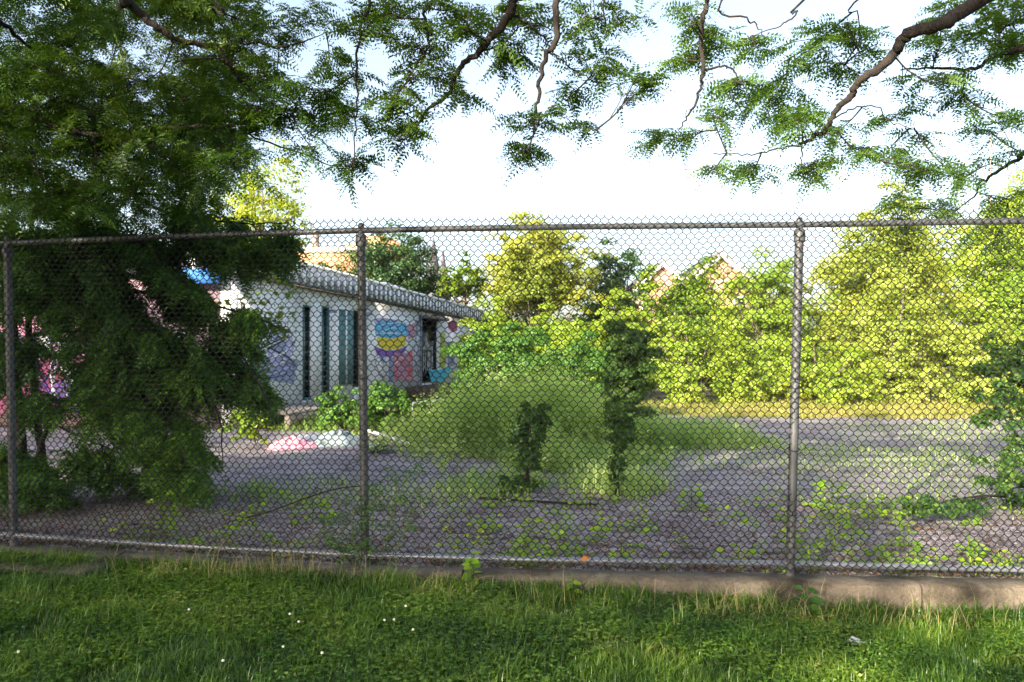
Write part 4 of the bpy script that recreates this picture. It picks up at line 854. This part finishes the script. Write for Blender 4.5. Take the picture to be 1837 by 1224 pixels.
# ------------------------------------------------------------------ far buildings
def house(name,label,x0,x1,ypk,yeave,d,wallm,roofm,deep=9,extra=0):
    w=(x1-x0)/F*d/2; c=px((x0+x1)/2,ypk,d); ze=CAMZ+(HY-yeave)/F*d; r=thing(name,label,'house',(c[0],d,LOTZ))
    X,pk=c[0],c[2]; a=Acc()
    V=[(X-w,d,LOTZ),(X+w,d,LOTZ),(X+w,d,ze),(X,d,pk),(X-w,d,ze)]; V2=[(p[0],p[1]+deep,p[2]) for p in V]
    a.add(V+V2,[[0,1,2,4]]); a.v[-1:]=[np.array(V+V2,float)]
    a.f.append(np.array([[4,2,3]])); a.f.append(np.array([[6,5,9,7],[0,4,9,5],[1,6,7,2]])); a.f.append(np.array([[9,8,7]]))
    a.build('wall',M[wallm],r)
    a=Acc(); o=.5; t=.28
    for s in (-1,1):
        e=np.array([X+s*(w+o),0,ze-(pk-ze)*o/w]); p=np.array([X,0,pk+.05]); y0,y1=d-.35,d+deep+.35
        b=[(e[0],y0,e[2]),(p[0],y0,p[2]),(p[0],y1,p[2]),(e[0],y1,e[2])]; hexa(a,b,[(q[0],q[1],q[2]+t) for q in b])
    ro=a.build('roof',M[roofm],r)
    a=Acc()
    for s in (-1,1):
        e=np.array([X+s*(w+o),0,ze-(pk-ze)*o/w]); p=np.array([X,0,pk+.05]); b=[(e[0],d-.40,e[2]-.3),(p[0],d-.40,p[2]-.3),(p[0],d-.36,p[2]-.3),(e[0],d-.36,e[2]-.3)]; hexa(a,b,[(q[0],q[1],q[2]+.42) for q in b])
    a.build('bargeboard',M['white'],ro)
    for s in (-1,1):
        a=Acc(); box(a,(X+s*w*.45,d-.03,ze-1.2),(1,.08,1.3)); f=a.build('window',M['white'],r); a=Acc(); box(a,(X+s*w*.45,d-.09,ze-1.2),(.8,.03,1.1)); a.build('pane',M['glass'],f)
    return r
house('gabled_house','brick house with pale-edged gable, left one of the pair above the trees',1128,1250,474,530,66,'redbrick','slate')
house('gabled_house','brick house with taller pointed gable just left of the right post',1218,1368,458,520,62,'redbrick','slate')
# orange building
d=52; c=px(585,440,d); r=thing('orange_building','flat-roofed orange brick building behind the white building','building',(c[0],d,LOTZ))
x0,x1=px(520,0,d)[0],px(655,0,d)[0]; zt=CAMZ+(HY-452)/F*d; a=Acc(); box(a,((x0+x1)/2,d+5,(LOTZ+zt)/2),(x1-x0,10,zt-LOTZ)); a.build('wall',M['orangebrick'],r)
a=Acc(); box(a,((x0+x1)/2,d+5,zt+.12),(x1-x0+.3,10.3,.36)); a.build('cornice',M['cream'],r)
a=Acc(); hexa(a,[(x1-1.9,d+1,zt+.31),(x1+3,d+1,zt+.31),(x1+3,d+9,zt+.31),(x1-1.9,d+9,zt+.31)],[(x1-.1,d+1,zt+1.25),(x1+1.2,d+1,zt+1.25),(x1+1.2,d+9,zt+1.25),(x1-.1,d+9,zt+1.25)]); a.build('roof',M['orangebrick'],r)
a=Acc(); xc=px(552,0,d)[0]; box(a,(xc,d+2,zt+1.0),(.42,.6,1.6)); a.build('chimney',M['slate'],r)
for k in range(3):
    a=Acc(); X=x0+1+k*1.5; box(a,(X,d-.02,zt-2.4),(.8,.06,1.3)); f=a.build('window',M['white'],r); a=Acc(); box(a,(X,d-.06,zt-2.4),(.62,.03,1.1)); a.build('pane',M['glass'],f)
# church
d=190; cc=px(786,500,d); r=thing('church','distant grey stone church with two pointed spires','church',(cc[0],d,LOTZ))
a=Acc(); box(a,(cc[0]+2,d+14,7),(14,26,14)); a.build('nave',M['stonechurch'],r)
for (x,yp,wd) in [(778,424,2.6),(795,446,2.3)]:
    c=px(x,yp,d); a=Acc(); zb=c[2]-9.0; box(a,(c[0],d,zb/2),(wd*1.35,wd*1.35,zb)); t=a.build('tower',M['stonechurch'],r)
    a=Acc(); a.add(*tube([[c[0],d,zb],[c[0],d,zb+3],[c[0],d,c[2]]],[wd*.62,wd*.42,.05],8)); a.build('spire',M['stonechurch'],t)
    a=Acc()
    for sx in(-1,1):
        for sy in (-1,1): a.add(*tube([[c[0]+sx*wd*.6,d+sy*wd*.6,zb-.3],[c[0]+sx*wd*.6,d+sy*wd*.6,zb+2.6]],[.3,.03],6))
    a.build('pinnacle',M['stonechurch'],t)
# mast
d=90; b=px(1777,700,d); b[2]=LOTZ; t=px(1777,244,d); r=thing('radio_mast','thin tall pinkish mast rising behind the trees at the right','mast',b)
a=Acc(); a.add(*tube([b,(b+t)/2,t],[.14,.08,.05],6)); a.build('pole',M['mast'],r)
a=Acc()
for z in np.linspace(0,6,5): box(a,(t[0],d,t[2]-z),(.5,.05,.04))
a.build('antenna_arm',M['mast'],r)
print('FACES',sum(len(o.data.polygons) for o in bpy.data.objects if o.type=='MESH'))
S.cycles.max_bounces=5; S.cycles.diffuse_bounces=3; S.cycles.glossy_bounces=2; S.cycles.transparent_max_bounces=4
